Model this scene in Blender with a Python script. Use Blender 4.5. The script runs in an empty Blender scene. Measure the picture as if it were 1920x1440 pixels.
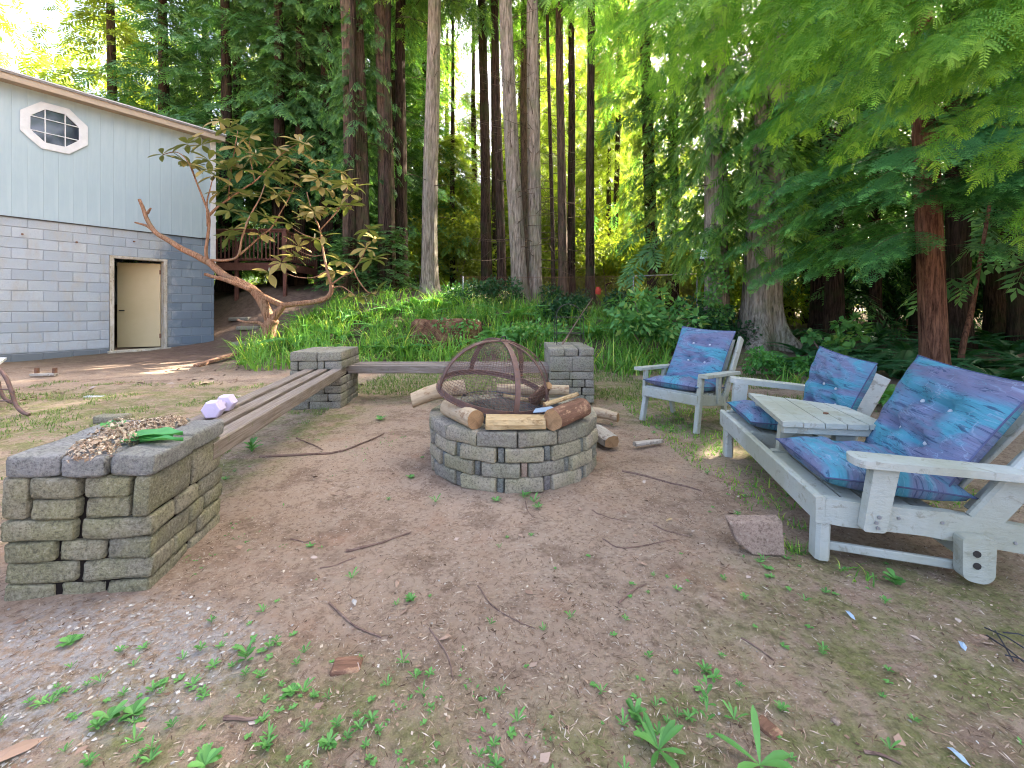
import bpy, math, random
import numpy as np
from mathutils import Vector, Matrix
R = math.radians
random.seed(7); rng = np.random.default_rng(7)
S = bpy.context.scene
COL = S.collection

# ------------------------------------------------------------------ camera, sky, sun, exposure
EYE = 1.05; F = 780.0; HOR = 578.0
cd = bpy.data.cameras.new('camera'); cam = bpy.data.objects.new('camera', cd); COL.objects.link(cam)
cam.location = (0, 0, EYE); cam.rotation_euler = (R(90), 0, 0)
cd.sensor_width = 36; cd.lens = 36 * F / 1920; cd.shift_y = -(720 - HOR) / 1920
cd.clip_start = 0.02; cd.clip_end = 500
S.camera = cam
SUN_EL, SUN_AZ = 41.0, 51.0            # azimuth from +Y towards +X
world = bpy.data.worlds.new('World'); S.world = world; world.use_nodes = True
wn = world.node_tree.nodes; wl = world.node_tree.links
sky = wn.new('ShaderNodeTexSky'); sky.sky_type = 'NISHITA'; sky.sun_disc = False
sky.sun_elevation = R(SUN_EL); sky.sun_rotation = R(SUN_AZ); sky.air_density = 0.55; sky.dust_density = 8.0; sky.ozone_density = 0.0
wl.new(sky.outputs[0], wn['Background'].inputs[0]); wn['Background'].inputs[1].default_value = 0.15
sd = bpy.data.lights.new('sun', 'SUN'); sun = bpy.data.objects.new('sun', sd); COL.objects.link(sun)
sd.energy = 4.6; sd.angle = R(0.53); sd.color = (1.0, 0.93, 0.80)
sdir = Vector((math.sin(R(SUN_AZ)) * math.cos(R(SUN_EL)), math.cos(R(SUN_AZ)) * math.cos(R(SUN_EL)), math.sin(R(SUN_EL))))
sun.rotation_euler = sdir.to_track_quat('Z', 'Y').to_euler(); sun.location = (12, 8, 20)
vs = S.view_settings; vs.view_transform = 'Standard'; vs.look = 'None'; vs.gamma = 1.0; vs.use_curve_mapping = False
vs.exposure = 3.6
S.render.engine = 'CYCLES'
S.cycles.pixel_filter_type = 'BLACKMAN_HARRIS'; S.cycles.filter_width = 1.05
cy = S.cycles; cy.use_denoising = True; cy.max_bounces = 8; cy.diffuse_bounces = 4; cy.transmission_bounces = 5
cy.transparent_max_bounces = 8; cy.sample_clamp_indirect = 6; cy.caustics_reflective = False; cy.caustics_refractive = False

# ------------------------------------------------------------------ small helpers
def P(x, y, Y): return Vector(((x - 960) / F * Y, Y, EYE - (y - HOR) / F * Y))   # a point of the place at depth Y
def PX(x, Y): return (x - 960) / F * Y
def G(x, y, z=0.0):
    Y = (EYE - z) * F / (y - HOR); return Vector(((x - 960) / F * Y, Y, z))

_g = {}
def vnoise(x, y, sc, seed=0):
    x = np.asarray(x, float) / sc + 531.3; y = np.asarray(y, float) / sc + 917.7
    if seed not in _g: _g[seed] = np.random.default_rng(1000 + seed).random((256, 256))
    t = _g[seed]
    xi = np.floor(x).astype(int); yi = np.floor(y).astype(int); fx = x - xi; fy = y - yi
    fx = fx * fx * (3 - 2 * fx); fy = fy * fy * (3 - 2 * fy)
    a = t[xi % 256, yi % 256]; b = t[(xi + 1) % 256, yi % 256]; c = t[xi % 256, (yi + 1) % 256]; d = t[(xi + 1) % 256, (yi + 1) % 256]
    return (a * (1 - fx) + b * fx) * (1 - fy) + (c * (1 - fx) + d * fx) * fy

XS = np.array([-40, -16, -10, -7.6, -6, -4.5, -3, 0, 2, 4, 5.5, 8, 16, 40.])
YS = np.array([0, 6, 7, 8, 9, 10.6, 12, 13, 15, 20, 60.])
ZT = np.array([
 [0,0,.03,.05,.05,.05,.2,.6,1.4,2.0,2.6],
 [0,0,.03,.05,.05,.05,.2,.6,1.4,2.0,2.6],
 [0,0,.03,.05,.08,.15,.5,1.2,1.8,2.1,2.6],
 [0,0,.03,.05,.08,.20,.9,1.7,2.0,2.2,2.6],
 [0,0,.02,.06,.12,.42,1.1,1.65,1.9,2.2,2.6],
 [0,0,.03,.16,.45,1.0,1.5,1.7,1.8,2.1,2.6],
 [0,0,.05,.25,.60,1.1,1.55,1.65,1.8,2.0,2.4],
 [0,0,.05,.25,.60,1.1,1.32,1.4,1.5,1.7,2.0],
 [0,0,.05,.20,.45,.85,1.15,1.3,1.4,1.6,1.8],
 [0,.02,.10,.35,.70,.8,.9,1.0,1.1,1.3,1.5],
 [0,.08,.20,.35,.45,.5,.6,.6,.7,1.0,1.2],
 [.05,.15,.2,.28,.3,.35,.4,.45,.5,.8,1.],
 [.1,.2,.25,.3,.3,.35,.4,.5,.6,.8,1.],
 [.1,.2,.25,.3,.3,.35,.4,.5,.6,.8,1.]])
def tz(x, y, fine=True):
    x = np.asarray(x, float); y = np.asarray(y, float)
    xi = np.clip(np.searchsorted(XS, x) - 1, 0, len(XS) - 2); yi = np.clip(np.searchsorted(YS, y) - 1, 0, len(YS) - 2)
    fx = np.clip((x - XS[xi]) / (XS[xi + 1] - XS[xi]), 0, 1); fy = np.clip((y - YS[yi]) / (YS[yi + 1] - YS[yi]), 0, 1)
    z = (ZT[xi, yi] * (1 - fx) + ZT[xi + 1, yi] * fx) * (1 - fy) + (ZT[xi, yi + 1] * (1 - fx) + ZT[xi + 1, yi + 1] * fx) * fy
    if fine:
        z = z - .014 + (vnoise(x, y, .9, 1) - .5) * .028 + (vnoise(x, y, .25, 2) - .5) * .016 + (vnoise(x, y, .07, 3) - .5) * .008 + (vnoise(x, y, .028, 4) - .5) * .006
        z = z + (vnoise(x, y, 1.3, 5) - .5) * .25 * np.clip((y - 7.5) / 4, 0, 1)
    return z
def gz(x, y): return float(tz(x, y))

def add(name, me, mat=None, parent=None, loc=None, rot=None):
    o = bpy.data.objects.new(name, me); COL.objects.link(o)
    if mat is not None:
        for m in (mat if isinstance(mat, (list, tuple)) else [mat]): me.materials.append(m)
    if parent: o.parent = parent
    if loc is not None: o.location = loc
    if rot is not None: o.rotation_euler = rot
    return o
def pmesh(name, v, f, smooth=False, uv=None, mi=None):
    me = bpy.data.meshes.new(name); me.from_pydata([tuple(p) for p in v], [], [tuple(q) for q in f]); 
    if smooth: me.polygons.foreach_set('use_smooth', [True] * len(me.polygons))
    if mi is not None: me.polygons.foreach_set('material_index', mi)
    if uv is not None:
        l = me.uv_layers.new(name='UVMap')
        idx = np.empty(len(me.loops), np.int32); me.loops.foreach_get('vertex_index', idx)
        l.data.foreach_set('uv', np.asarray(uv, float)[idx].ravel())
    me.update(); return me
def nmesh(name, v, f, smooth=False, mi=None):
    """big mesh from arrays: v (n,3), f (m,3) or (m,4)"""
    v = np.asarray(v, np.float32); f = np.asarray(f, np.int32); k = f.shape[1]
    me = bpy.data.meshes.new(name); me.vertices.add(len(v)); me.vertices.foreach_set('co', v.ravel())
    me.loops.add(f.size); me.loops.foreach_set('vertex_index', f.ravel())
    me.polygons.add(len(f)); me.polygons.foreach_set('loop_start', np.arange(0, f.size, k, dtype=np.int32))
    me.polygons.foreach_set('loop_total', np.full(len(f), k, np.int32))
    if smooth: me.polygons.foreach_set('use_smooth', np.ones(len(f), bool))
    if mi is not None: me.polygons.foreach_set('material_index', np.asarray(mi, np.int32))
    me.update(calc_edges=True); return me
def tag(o, label=None, cat=None, group=None, kind=None):
    if label: o['label'] = label
    if cat: o['category'] = cat
    if group: o['group'] = group
    if kind: o['kind'] = kind
    return o
def empty(name, loc, rz=0, label=None, cat=None, group=None):
    o = bpy.data.objects.new(name, None); COL.objects.link(o); o.location = loc; o.rotation_euler = (0, 0, rz)
    o.empty_display_size = .1
    return tag(o, label, cat, group)
def copy_tree(o, parent=None):
    c = o.copy(); COL.objects.link(c); c.parent = parent
    for ch in [q for q in bpy.data.objects if q.parent == o]: copy_tree(ch, c)
    return c

class MB:
    def __init__(s): s.v = []; s.f = []; s.sm = False
    def put(s, v, f):
        b = len(s.v); s.v += [Vector(p) for p in v]; s.f += [tuple(b + i for i in q) for q in f]; return s
    def box(s, c, d, rz=0, M=None):
        c = Vector(c); M = M or Matrix.Rotation(rz, 3, 'Z')
        v = [c + M @ Vector((sx * d[0] / 2, sy * d[1] / 2, sz * d[2] / 2)) for sx in (-1, 1) for sy in (-1, 1) for sz in (-1, 1)]
        return s.put(v, [(0, 1, 3, 2), (4, 6, 7, 5), (0, 4, 5, 1), (2, 3, 7, 6), (0, 2, 6, 4), (1, 5, 7, 3)])
    def beam(s, a, b, w, h, up=(0, 0, 1), jit=0.0, ch=0.004):
        """board from a to b, w across, h along up; small chamfers"""
        a = Vector(a); b = Vector(b); x = (b - a).normalized(); u = Vector(up); y = u.cross(x).normalized(); z = x.cross(y).normalized()
        c = min(ch, w * .3, h * .3); prof = [(-w/2+c, -h/2), (w/2-c, -h/2), (w/2, -h/2+c), (w/2, h/2-c), (w/2-c, h/2), (-w/2+c, h/2), (-w/2, h/2-c), (-w/2, -h/2+c)]
        v = []
        for p in (a, b):
            for (q, r) in prof: v.append(p + y * (q + random.uniform(-jit, jit)) + z * (r + random.uniform(-jit, jit)))
        f = [(i, (i + 1) % 8, 8 + (i + 1) % 8, 8 + i) for i in range(8)] + [tuple(range(7, -1, -1)), tuple(range(8, 16))]
        return s.put(v, f)
    def prism(s, poly, o, ex, ey, n, t):
        """polygon (u,v) in the plane o + u*ex + v*ey, thickness t along n"""
        o = Vector(o); ex = Vector(ex); ey = Vector(ey); n = Vector(n).normalized(); k = len(poly)
        v = [o + ex * p[0] + ey * p[1] for p in poly] + [o + ex * p[0] + ey * p[1] + n * t for p in poly]
        return s.put(v, [tuple(range(k - 1, -1, -1)), tuple(range(k, 2 * k))] + [(i, (i + 1) % k, k + (i + 1) % k, k + i) for i in range(k)])
    def tube(s, pts, rad, n=8, cap=True, wob=0.0, flat=None):
        pts = [Vector(p) for p in pts]; m = len(pts)
        if not hasattr(rad, '__len__'): rad = [rad] * m
        b = len(s.v); prev = None
        for i, p in enumerate(pts):
            d = (pts[min(i + 1, m - 1)] - pts[max(i - 1, 0)]); d = d.normalized() if d.length > 1e-9 else Vector((0, 0, 1))
            if prev is None:
                a = Vector((1, 0, 0)) if abs(d.x) < .9 else Vector((0, 1, 0)); u = (a - d * a.dot(d)).normalized()
            else: u = (prev - d * prev.dot(d)).normalized()
            prev = u; w = d.cross(u)
            for k in range(n):
                t = 2 * math.pi * k / n; r = rad[i] * (1 + random.uniform(-wob, wob))
                s.v.append(p + u * math.cos(t) * r + w * math.sin(t) * r * (flat or 1))
        for i in range(m - 1):
            for k in range(n):
                k2 = (k + 1) % n; s.f.append((b + i * n + k, b + i * n + k2, b + (i + 1) * n + k2, b + (i + 1) * n + k))
        if cap:
            s.f.append(tuple(b + k for k in range(n - 1, -1, -1))); s.f.append(tuple(b + (m - 1) * n + k for k in range(n)))
        return s
    def build(s, name, mat, parent=None, smooth=False, loc=None):
        return add(name, pmesh(name, s.v, s.f, smooth), mat, parent, loc)
def curve_pts(pts, n=4):
    """catmull-rom through points"""
    p = [Vector(q) for q in pts]; p = [p[0] * 2 - p[1]] + p + [p[-1] * 2 - p[-2]]; out = []
    for i in range(1, len(p) - 2):
        for k in range(n):
            t = k / n; a, b, c, d = p[i - 1], p[i], p[i + 1], p[i + 2]
            out.append(.5 * ((2 * b) + (c - a) * t + (2 * a - 5 * b + 4 * c - d) * t * t + (3 * b - a - 3 * c + d) * t ** 3))
    out.append(p[-2]); return out
def lerp(a, b, n): return [a + (b - a) * i / (n - 1) for i in range(n)]

# ------------------------------------------------------------------ materials
class NT:
    def __init__(s, name):
        s.m = bpy.data.materials.new(name); s.m.use_nodes = True; s.t = s.m.node_tree; s.t.nodes.clear()
        s.out = s.t.nodes.new('ShaderNodeOutputMaterial')
    def n(s, typ, **kw):
        nd = s.t.nodes.new(typ)
        for k, v in kw.items():
            if k.startswith('i_'): nd.inputs[k[2:]].default_value = v
            else: setattr(nd, k, v)
        return nd
    def l(s, a, b): s.t.links.new(a, b)
    def obj(s, scale=(1, 1, 1), rot=(0, 0, 0), uv=False):
        tc = s.n('ShaderNodeTexCoord'); mp = s.n('ShaderNodeMapping'); mp.inputs['Scale'].default_value = scale; mp.inputs['Rotation'].default_value = rot
        s.l(tc.outputs['UV' if uv else 'Object'], mp.inputs[0]); return mp.outputs[0]
    def world(s, scale=(1, 1, 1)):
        g = s.n('ShaderNodeNewGeometry'); mp = s.n('ShaderNodeMapping'); mp.inputs['Scale'].default_value = scale
        s.l(g.outputs['Position'], mp.inputs[0]); return mp.outputs[0]
    def noise(s, vec, scale, detail=4, rough=.55, dist=0.0):
        nd = s.n('ShaderNodeTexNoise'); nd.inputs['Scale'].default_value = scale; nd.inputs['Detail'].default_value = detail
        nd.inputs['Roughness'].default_value = rough; nd.inputs['Distortion'].default_value = dist; s.l(vec, nd.inputs['Vector']); return nd.outputs[0]
    def vor(s, vec, scale, feat='F1', out='Distance'):
        nd = s.n('ShaderNodeTexVoronoi'); nd.feature = feat; nd.inputs['Scale'].default_value = scale; s.l(vec, nd.inputs['Vector']); return nd.outputs[out]
    def ramp(s, fac, stops, interp='LINEAR'):
        r = s.n('ShaderNodeValToRGB'); r.color_ramp.interpolation = interp; e = r.color_ramp.elements
        while len(e) < len(stops): e.new(.5)
        for i, (p, c) in enumerate(stops):
            e[i].position = p; e[i].color = (c, c, c, 1) if not hasattr(c, '__len__') else (*c, 1)
        s.l(fac, r.inputs[0]); return r.outputs[0]
    def mix(s, fac, a, b, mode='MIX'):
        m = s.n('ShaderNodeMix'); m.data_type = 'RGBA'; m.blend_type = mode
        for i, v in ((0, fac), (6, a), (7, b)):
            if hasattr(v, 'is_output') or isinstance(v, bpy.types.NodeSocket): s.l(v, m.inputs[i])
            elif i == 0: m.inputs[0].default_value = v
            else: m.inputs[i].default_value = (*v, 1) if len(v) == 3 else v
        return m.outputs[2]
    def math(s, op, a, b=0.0):
        m = s.n('ShaderNodeMath'); m.operation = op
        for i, v in enumerate((a, b)):
            if isinstance(v, bpy.types.NodeSocket): s.l(v, m.inputs[i])
            else: m.inputs[i].default_value = v
        return m.outputs[0]
    def bsdf(s, col, rough=.8, bump=None, bstr=.5, bdist=.01, spec=.3, metal=0.0, nrm=None):
        b = s.n('ShaderNodeBsdfPrincipled')
        if isinstance(col, bpy.types.NodeSocket): s.l(col, b.inputs['Base Color'])
        else: b.inputs['Base Color'].default_value = (*col, 1)
        if isinstance(rough, bpy.types.NodeSocket): s.l(rough, b.inputs['Roughness'])
        else: b.inputs['Roughness'].default_value = rough
        b.inputs['Specular IOR Level'].default_value = spec; b.inputs['Metallic'].default_value = metal
        if bump is not None:
            bp = s.n('ShaderNodeBump'); bp.inputs['Strength'].default_value = bstr; bp.inputs['Distance'].default_value = bdist
            s.l(bump, bp.inputs['Height']); s.l(bp.outputs[0], b.inputs['Normal'])
        return b.outputs[0]
    def done(s, sh): s.l(sh, s.out.inputs[0]); return s.m
    def rnd(s): return s.n('ShaderNodeObjectInfo').outputs['Random']
    def isl(s): return s.n('ShaderNodeNewGeometry').outputs['Random Per Island']

def leaf_mat(name, dark, light, trans=.35, rough=.55, nsc=.6, tip=None, spec=.25, under=None, tcol=None, contrast=(.25, .75), wi=.5, gt=None):
    t = NT(name); r = t.isl(); w = t.world(); n = t.noise(w, nsc, 3)
    f = t.math('ADD', t.math('MULTIPLY', r, wi), t.math('MULTIPLY', t.ramp(n, [(contrast[0], 0.), (contrast[1], 1.)]), 1 - wi))
    c = t.ramp(f, [(0.1, dark), (.9, light)])
    if tip: c = t.mix(t.ramp(r, [(.86, 0.), (.93, 1.)]), c, tip)
    if gt:
        at = t.n('ShaderNodeAttribute'); at.attribute_name = 'growth'; c = t.mix(t.math('MULTIPLY', t.ramp(at.outputs['Fac'], [(.62, 0.), (.9, 1.)]), t.ramp(t.noise(w, nsc * 2.3, 3), [(.38, .15), (.6, 1.)])), c, gt)
    cc = c
    if under is not None:
        g = t.n('ShaderNodeNewGeometry'); cc = t.mix(g.outputs['Backfacing'], c, under)
    b = t.bsdf(cc, rough, spec=spec); tr = t.n('ShaderNodeBsdfTranslucent')
    t.l(t.mix(1.0, c, tcol or (1.0, 1.0, .45), 'MULTIPLY') if tcol is None else t.mix(1.0, c, tcol, 'MULTIPLY'), tr.inputs[0])
    m = t.n('ShaderNodeMixShader'); m.inputs[0].default_value = trans; t.l(b, m.inputs[1]); t.l(tr.outputs[0], m.inputs[2])
    return t.done(m.outputs[0])

def bark_mat(name, dark, light, vs=3.0, moss=None, bd=.03):
    t = NT(name); k = vs / 3; w = t.world((1, 1, 1))
    n1 = t.noise(t.obj((17 * k, 17 * k, 1.7 * k)), 1.0, 8, .72, .9); n2 = t.vor(t.obj((30 * k, 30 * k, 3.2 * k)), 1.0, 'F1'); n3 = t.noise(t.obj((60 * k, 60 * k, 12 * k)), 1.0, 4, .7)
    h = t.math('ADD', t.math('MULTIPLY', n1, 1.2), t.math('ADD', t.math('MULTIPLY', n2, -.28), t.math('MULTIPLY', n3, .35)))
    c = t.ramp(h, [(.38, tuple(.28 * q for q in dark)), (.52, dark), (.78, light)])
    c = t.mix(t.ramp(t.noise(w, 1.1, 4), [(.45, 0.), (.75, .45)]), c, tuple(.8 * (a + b) / 2 for a, b in zip(dark, light)))
    if moss: c = t.mix(t.ramp(t.noise(w, 2.3, 5), [(.5, 0.), (.68, .6)]), c, moss)
    return t.done(t.bsdf(c, .95, h, 1.0, bd, .1))

M = {}
M['bark_grey'] = bark_mat('bark_grey', (.15, .125, .095), (.36, .31, .245), moss=(.17, .18, .10))
M['bark_dark'] = bark_mat('bark_dark', (.024, .016, .012), (.085, .056, .04), moss=(.04, .055, .022))
M['bark_red'] = bark_mat('bark_red', (.095, .045, .028), (.26, .13, .08), 4.0)
M['bark_mid'] = bark_mat('bark_mid', (.06, .042, .03), (.18, .125, .09), moss=(.08, .095, .045))
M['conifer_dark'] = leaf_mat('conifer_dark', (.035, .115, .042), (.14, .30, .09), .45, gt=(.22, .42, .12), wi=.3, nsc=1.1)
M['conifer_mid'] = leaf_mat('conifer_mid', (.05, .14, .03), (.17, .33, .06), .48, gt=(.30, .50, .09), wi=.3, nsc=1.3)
M['conifer_lit'] = leaf_mat('conifer_lit', (.13, .21, .03), (.36, .44, .07), .55, tcol=(1.0, 1.0, .45))  # conifer leaves with the sunlit yellow-green glow put into their colour
M['spray_near'] = leaf_mat('spray_near', (.03, .13, .05), (.12, .34, .09), .42, nsc=2.5, wi=.2, gt=(.22, .56, .15))
M['spray_top'] = leaf_mat('spray_top', (.05, .19, .03), (.22, .46, .06), .52, nsc=5, wi=.15, gt=(.34, .60, .08))
M['broad_lit'] = leaf_mat('broad_lit', (.13, .20, .03), (.38, .43, .06), .55, tcol=(1.0, 1.0, .42))  # brightness of backlit leaves painted into the shrub colour
M['grass'] = leaf_mat('grass', (.07, .22, .04), (.29, .54, .085), .42, tip=(.50, .58, .12), nsc=.9)
M['grass_short'] = leaf_mat('grass_short', (.07, .14, .03), (.22, .34, .07), .3, tip=(.38, .36, .14), nsc=.8)
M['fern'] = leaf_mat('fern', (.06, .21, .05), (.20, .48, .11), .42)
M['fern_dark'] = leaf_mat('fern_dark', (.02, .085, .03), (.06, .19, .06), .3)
M['bush'] = leaf_mat('bush', (.06, .21, .06), (.22, .47, .12), .4, rough=.5, tip=(.36, .5, .14))
M['ivy'] = leaf_mat('ivy', (.015, .055, .02), (.05, .14, .045), .25, rough=.4)
M['weed'] = leaf_mat('weed', (.05, .16, .035), (.17, .40, .10), .3, rough=.45, nsc=9)
M['rhodo_leaf'] = leaf_mat('rhodo_leaf', (.10, .16, .05), (.26, .32, .11), .22, rough=.5, spec=.3, under=(.27, .20, .05), nsc=3, tcol=(1, .8, .4))
M['rhodo_bud'] = leaf_mat('rhodo_bud', (.35, .38, .25), (.6, .62, .45), .3)
def mat_ground():
    t = NT('forest_floor'); w = t.world()
    n1 = t.noise(w, .8, 5, .6); n2 = t.noise(w, 7, 6, .7); n3 = t.noise(w, 42, 6, .75); n4 = t.noise(w, 160, 4, .8)
    base = t.ramp(n1, [(.3, (.265, .175, .118)), (.5, (.40, .285, .198)), (.7, (.51, .39, .285))])
    c = t.mix(t.ramp(n2, [(.35, 0.), (.65, .8)]), base, (.42, .32, .235))
    c = t.mix(t.ramp(n3, [(.40, .6), (.50, 0.)]), c, (.19, .13, .09))
    c = t.mix(t.ramp(n3, [(.6, 0.), (.7, .7)]), c, (.47, .39, .31))
    c = t.mix(t.ramp(t.noise(w, 1.9, 5, .65), [(.55, 0.), (.68, .5)]), c, (.36, .20, .12))
    c = t.mix(t.ramp(t.noise(w, 3.2, 7, .72), [(.50, 0.), (.60, .6)]), c, t.ramp(n3, [(.35, (.12, .075, .05)), (.65, (.24, .165, .115))]))
    sp = t.vor(t.world((1, 1, 1)), 95, 'F1', 'Distance'); rc = t.vor(w, 95, 'F1', 'Color')
    sel = t.math('MULTIPLY', t.ramp(sp, [(.18, 1.), (.3, 0.)]), t.ramp(rc, [(.62, 0.), (.72, 1.)]))
    c = t.mix(sel, c, (.52, .43, .36))
    # moss and thin turf, a coverage that belongs to the ground itself
    g = t.n('ShaderNodeNewGeometry'); sx = t.n('ShaderNodeSeparateXYZ'); t.l(g.outputs['Position'], sx.inputs[0])
    X, Y = sx.outputs[0], sx.outputs[1]
    def blob(cx, cy, rx, ry):
        a = t.math('POWER', t.math('DIVIDE', t.math('SUBTRACT', X, cx), rx), 2.0); b = t.math('POWER', t.math('DIVIDE', t.math('SUBTRACT', Y, cy), ry), 2.0)
        return t.ramp(t.math('ADD', a, b), [(0.25, 1.), (1.0, 0.)])
    blobs = [(-4.2, 4.2, 3.2, 1.9), (0.0, 5.6, 3.2, 1.3), (1.9, 4.4, 1.2, 1.2), (-.7, .8, 1.0, .55), (1.5, 1.1, 1.1, .9), (.55, .95, .7, .35), (-2.3, 2.6, .9, .9), (2.2, 3.2, .9, 1.6), (-1.75, 3.9, .35, .9)]
    mk = None
    for q in blobs:
        b = blob(*q); mk = b if mk is None else t.math('MAXIMUM', mk, b)
    mf = t.math('MULTIPLY', mk, t.ramp(t.noise(w, 5.5, 6, .7), [(.40, 0.), (.60, .85)]))
    mossc = t.ramp(n3, [(.3, (.08, .10, .03)), (.55, (.21, .22, .075)), (.75, (.34, .33, .14))])
    c = t.mix(mf, c, mossc)
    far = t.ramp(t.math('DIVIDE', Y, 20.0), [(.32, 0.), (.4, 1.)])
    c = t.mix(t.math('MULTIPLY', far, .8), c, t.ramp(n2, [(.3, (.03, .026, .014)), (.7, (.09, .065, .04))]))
    path = blob(-6.6, 10.5, 2.3, 4.0)
    c = t.mix(t.math('MULTIPLY', path, .75), c, t.ramp(n2, [(.3, (.11, .068, .05)), (.7, (.23, .155, .12))]))
    ash = t.math('MULTIPLY', blob(-1.3, 1.25, .62, .33), t.ramp(t.noise(w, 30, 5, .75), [(.42, 0.), (.58, .8)]))
    c = t.mix(ash, c, (.42, .40, .38))
    h = t.math('ADD', t.math('MULTIPLY', n3, 1.0), t.math('MULTIPLY', n4, .5))
    return t.done(t.bsdf(c, .95, h, 1.0, .021, .1))
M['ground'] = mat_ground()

def mat_stone(name, a, b, green, gs=.6, rs=.35):
    t = NT(name); r = t.rnd(); o = t.obj((1, 1, 1)); w = t.world()
    base = t.ramp(r, [(0, a), (.45, tuple((p + q) / 2 for p, q in zip(a, b))), (1, b)])
    n = t.noise(w, 11, 5, .7); f = t.noise(w, 75, 7, .85); pits = t.vor(w, 110)
    c = t.mix(t.ramp(n, [(.3, .55), (.6, 0.)]), base, tuple(.55 * p for p in a))
    c = t.mix(t.ramp(t.noise(w, 5, 4, .6), [(.42, 0.), (.62, gs)]), c, green)
    c = t.mix(t.ramp(f, [(.40, .75), (.5, 0.)]), c, tuple(.35 * p for p in a))
    c = t.mix(t.ramp(f, [(.54, 0.), (.62, rs)]), c, (.50, .47, .38))
    h = t.math('ADD', t.math('MULTIPLY', f, 1.3), t.math('ADD', t.math('MULTIPLY', t.ramp(pits, [(0, 0.), (.35, 1.)]), .4), t.math('MULTIPLY', n, .6)))
    return t.done(t.bsdf(c, .92, h, 1.0, .008, .2))
M['stone_left'] = mat_stone('tumbled_block', (.21, .195, .145), (.37, .33, .235), (.26, .25, .11), .55, .45)
M['stone_cap'] = mat_stone('cap_block', (.25, .245, .23), (.31, .305, .29), (.22, .22, .14), .3)
M['stone_pit'] = mat_stone('pit_block', (.24, .215, .165), (.46, .395, .285), (.33, .31, .17), .6)
M['stone_grey'] = mat_stone('grey_block', (.25, .225, .18), (.34, .305, .245), (.24, .24, .13), .45)
M['stone_filler'] = mat_stone('filler_stone', (.20, .175, .165), (.19, .21, .19), (.15, .17, .11), .4)
M['stone_red'] = mat_stone('red_block', (.35, .25, .19), (.40, .29, .22), (.28, .24, .15), .2)
M['dark'] = NT('dark_gap').m
t_ = NT('dark_fill'); M['dark'] = t_.done(t_.bsdf((.018, .015, .013), 1.0, spec=0))

def mat_cmu():
    t = NT('cinder_block'); r = t.rnd(); w = t.world(); o = t.n('ShaderNodeNewGeometry'); sx = t.n('ShaderNodeSeparateXYZ'); t.l(o.outputs['Position'], sx.inputs[0])
    base = t.ramp(r, [(0, (.29, .325, .335)), (.5, (.33, .365, .372)), (1, (.37, .40, .405))])
    n = t.noise(w, 2.2, 5, .7, .5); f = t.noise(w, 90, 4, .8)
    c = t.mix(t.ramp(n, [(.4, 0.), (.7, .5)]), base, (.30, .35, .41))
    c = t.mix(t.ramp(t.noise(t.world((2, 2, .7)), 2.5, 5, .7), [(.48, 0.), (.68, .65)]), c, (.33, .315, .26))
    c = t.mix(t.ramp(f, [(.33, .5), (.5, 0.)]), c, (.2, .22, .25))
    # bare unpainted blocks low down and at the right end of the wall
    low = t.ramp(sx.outputs[2], [(.16, 1.), (.22, 0.)])
    rt = t.ramp(t.math('ADD', t.math('ADD', sx.outputs[0], 8.35), t.math('MULTIPLY', t.math('SUBTRACT', n, .5), 1.4)), [(.0, 0.), (.35, .85)])
    c = t.mix(low, c, (.13, .145, .15)); c = t.mix(rt, c, t.ramp(r, [(0, (.10, .14, .18)), (1, (.16, .21, .25))]))
    return t.done(t.bsdf(c, .9, t.math('ADD', f, n), .6, .004, .2))
M['cmu'] = mat_cmu()
def simple(name, c1, c2, sc=8, rough=.8, bstr=.3, stretch=(1, 1, 1), spec=.3, metal=0., bd=.003, det=5, dark=None):
    t = NT(name); v = t.obj(stretch); n = t.noise(v, sc, det, .65); c = t.ramp(n, [(.3, c1), (.7, c2)])
    if dark: c = t.mix(t.ramp(t.noise(v, sc * 3.1, 6, .75), [(.53, 0.), (.68, .9)]), c, dark)
    return t.done(t.bsdf(c, rough, n, bstr, bd, spec, metal))
M['mortar'] = simple('mortar', (.24, .26, .28), (.34, .36, .37), 6)
M['siding'] = simple('pale_siding', (.26, .34, .365), (.345, .42, .44), 1.6, .75, .15, (2.5, 2.5, .25))
M['trim'] = simple('white_trim', (.44, .46, .46), (.55, .56, .56), 5, .6)
M['fascia'] = simple('tan_fascia', (.29, .23, .165), (.36, .30, .225), 2, .7, .2, (.3, 1, 6))
M['roof'] = simple('roof_shingle', (.12, .11, .10), (.2, .19, .18), 20)
M['door'] = simple('cream_door', (.47, .385, .21), (.52, .43, .25), 1.5, .5, .05)
M['jamb'] = simple('worn_jamb', (.30, .26, .17), (.50, .47, .40), 9, .8, .5, (1, 1, .4), dark=(.16, .10, .045))
M['metal_dark'] = simple('dark_metal', (.03, .03, .032), (.07, .065, .06), 30, .5, .3, metal=.6)
M['metal_brown'] = simple('brown_metal', (.09, .055, .045), (.17, .105, .09), 14, .55, .3, metal=.2, dark=(.20, .09, .04))
M['metal_grey'] = simple('galvanised', (.25, .26, .27), (.38, .39, .4), 14, .5, metal=.7)
M['steel'] = simple('steel_grate', (.07, .075, .085), (.16, .17, .19), 25, .4, metal=.8)
M['rust'] = simple('rust', (.10, .05, .03), (.24, .12, .07), 18, .85, .5)
M['deck'] = simple('red_deck', (.11, .045, .032), (.20, .085, .06), 6, .7, .2, (1, 1, 1))
M['plank'] = simple('bench_plank', (.13, .105, .10), (.21, .175, .165), 5, .8, .7, (1, 1, 1), dark=(.07, .052, .045), bd=.002)
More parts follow.
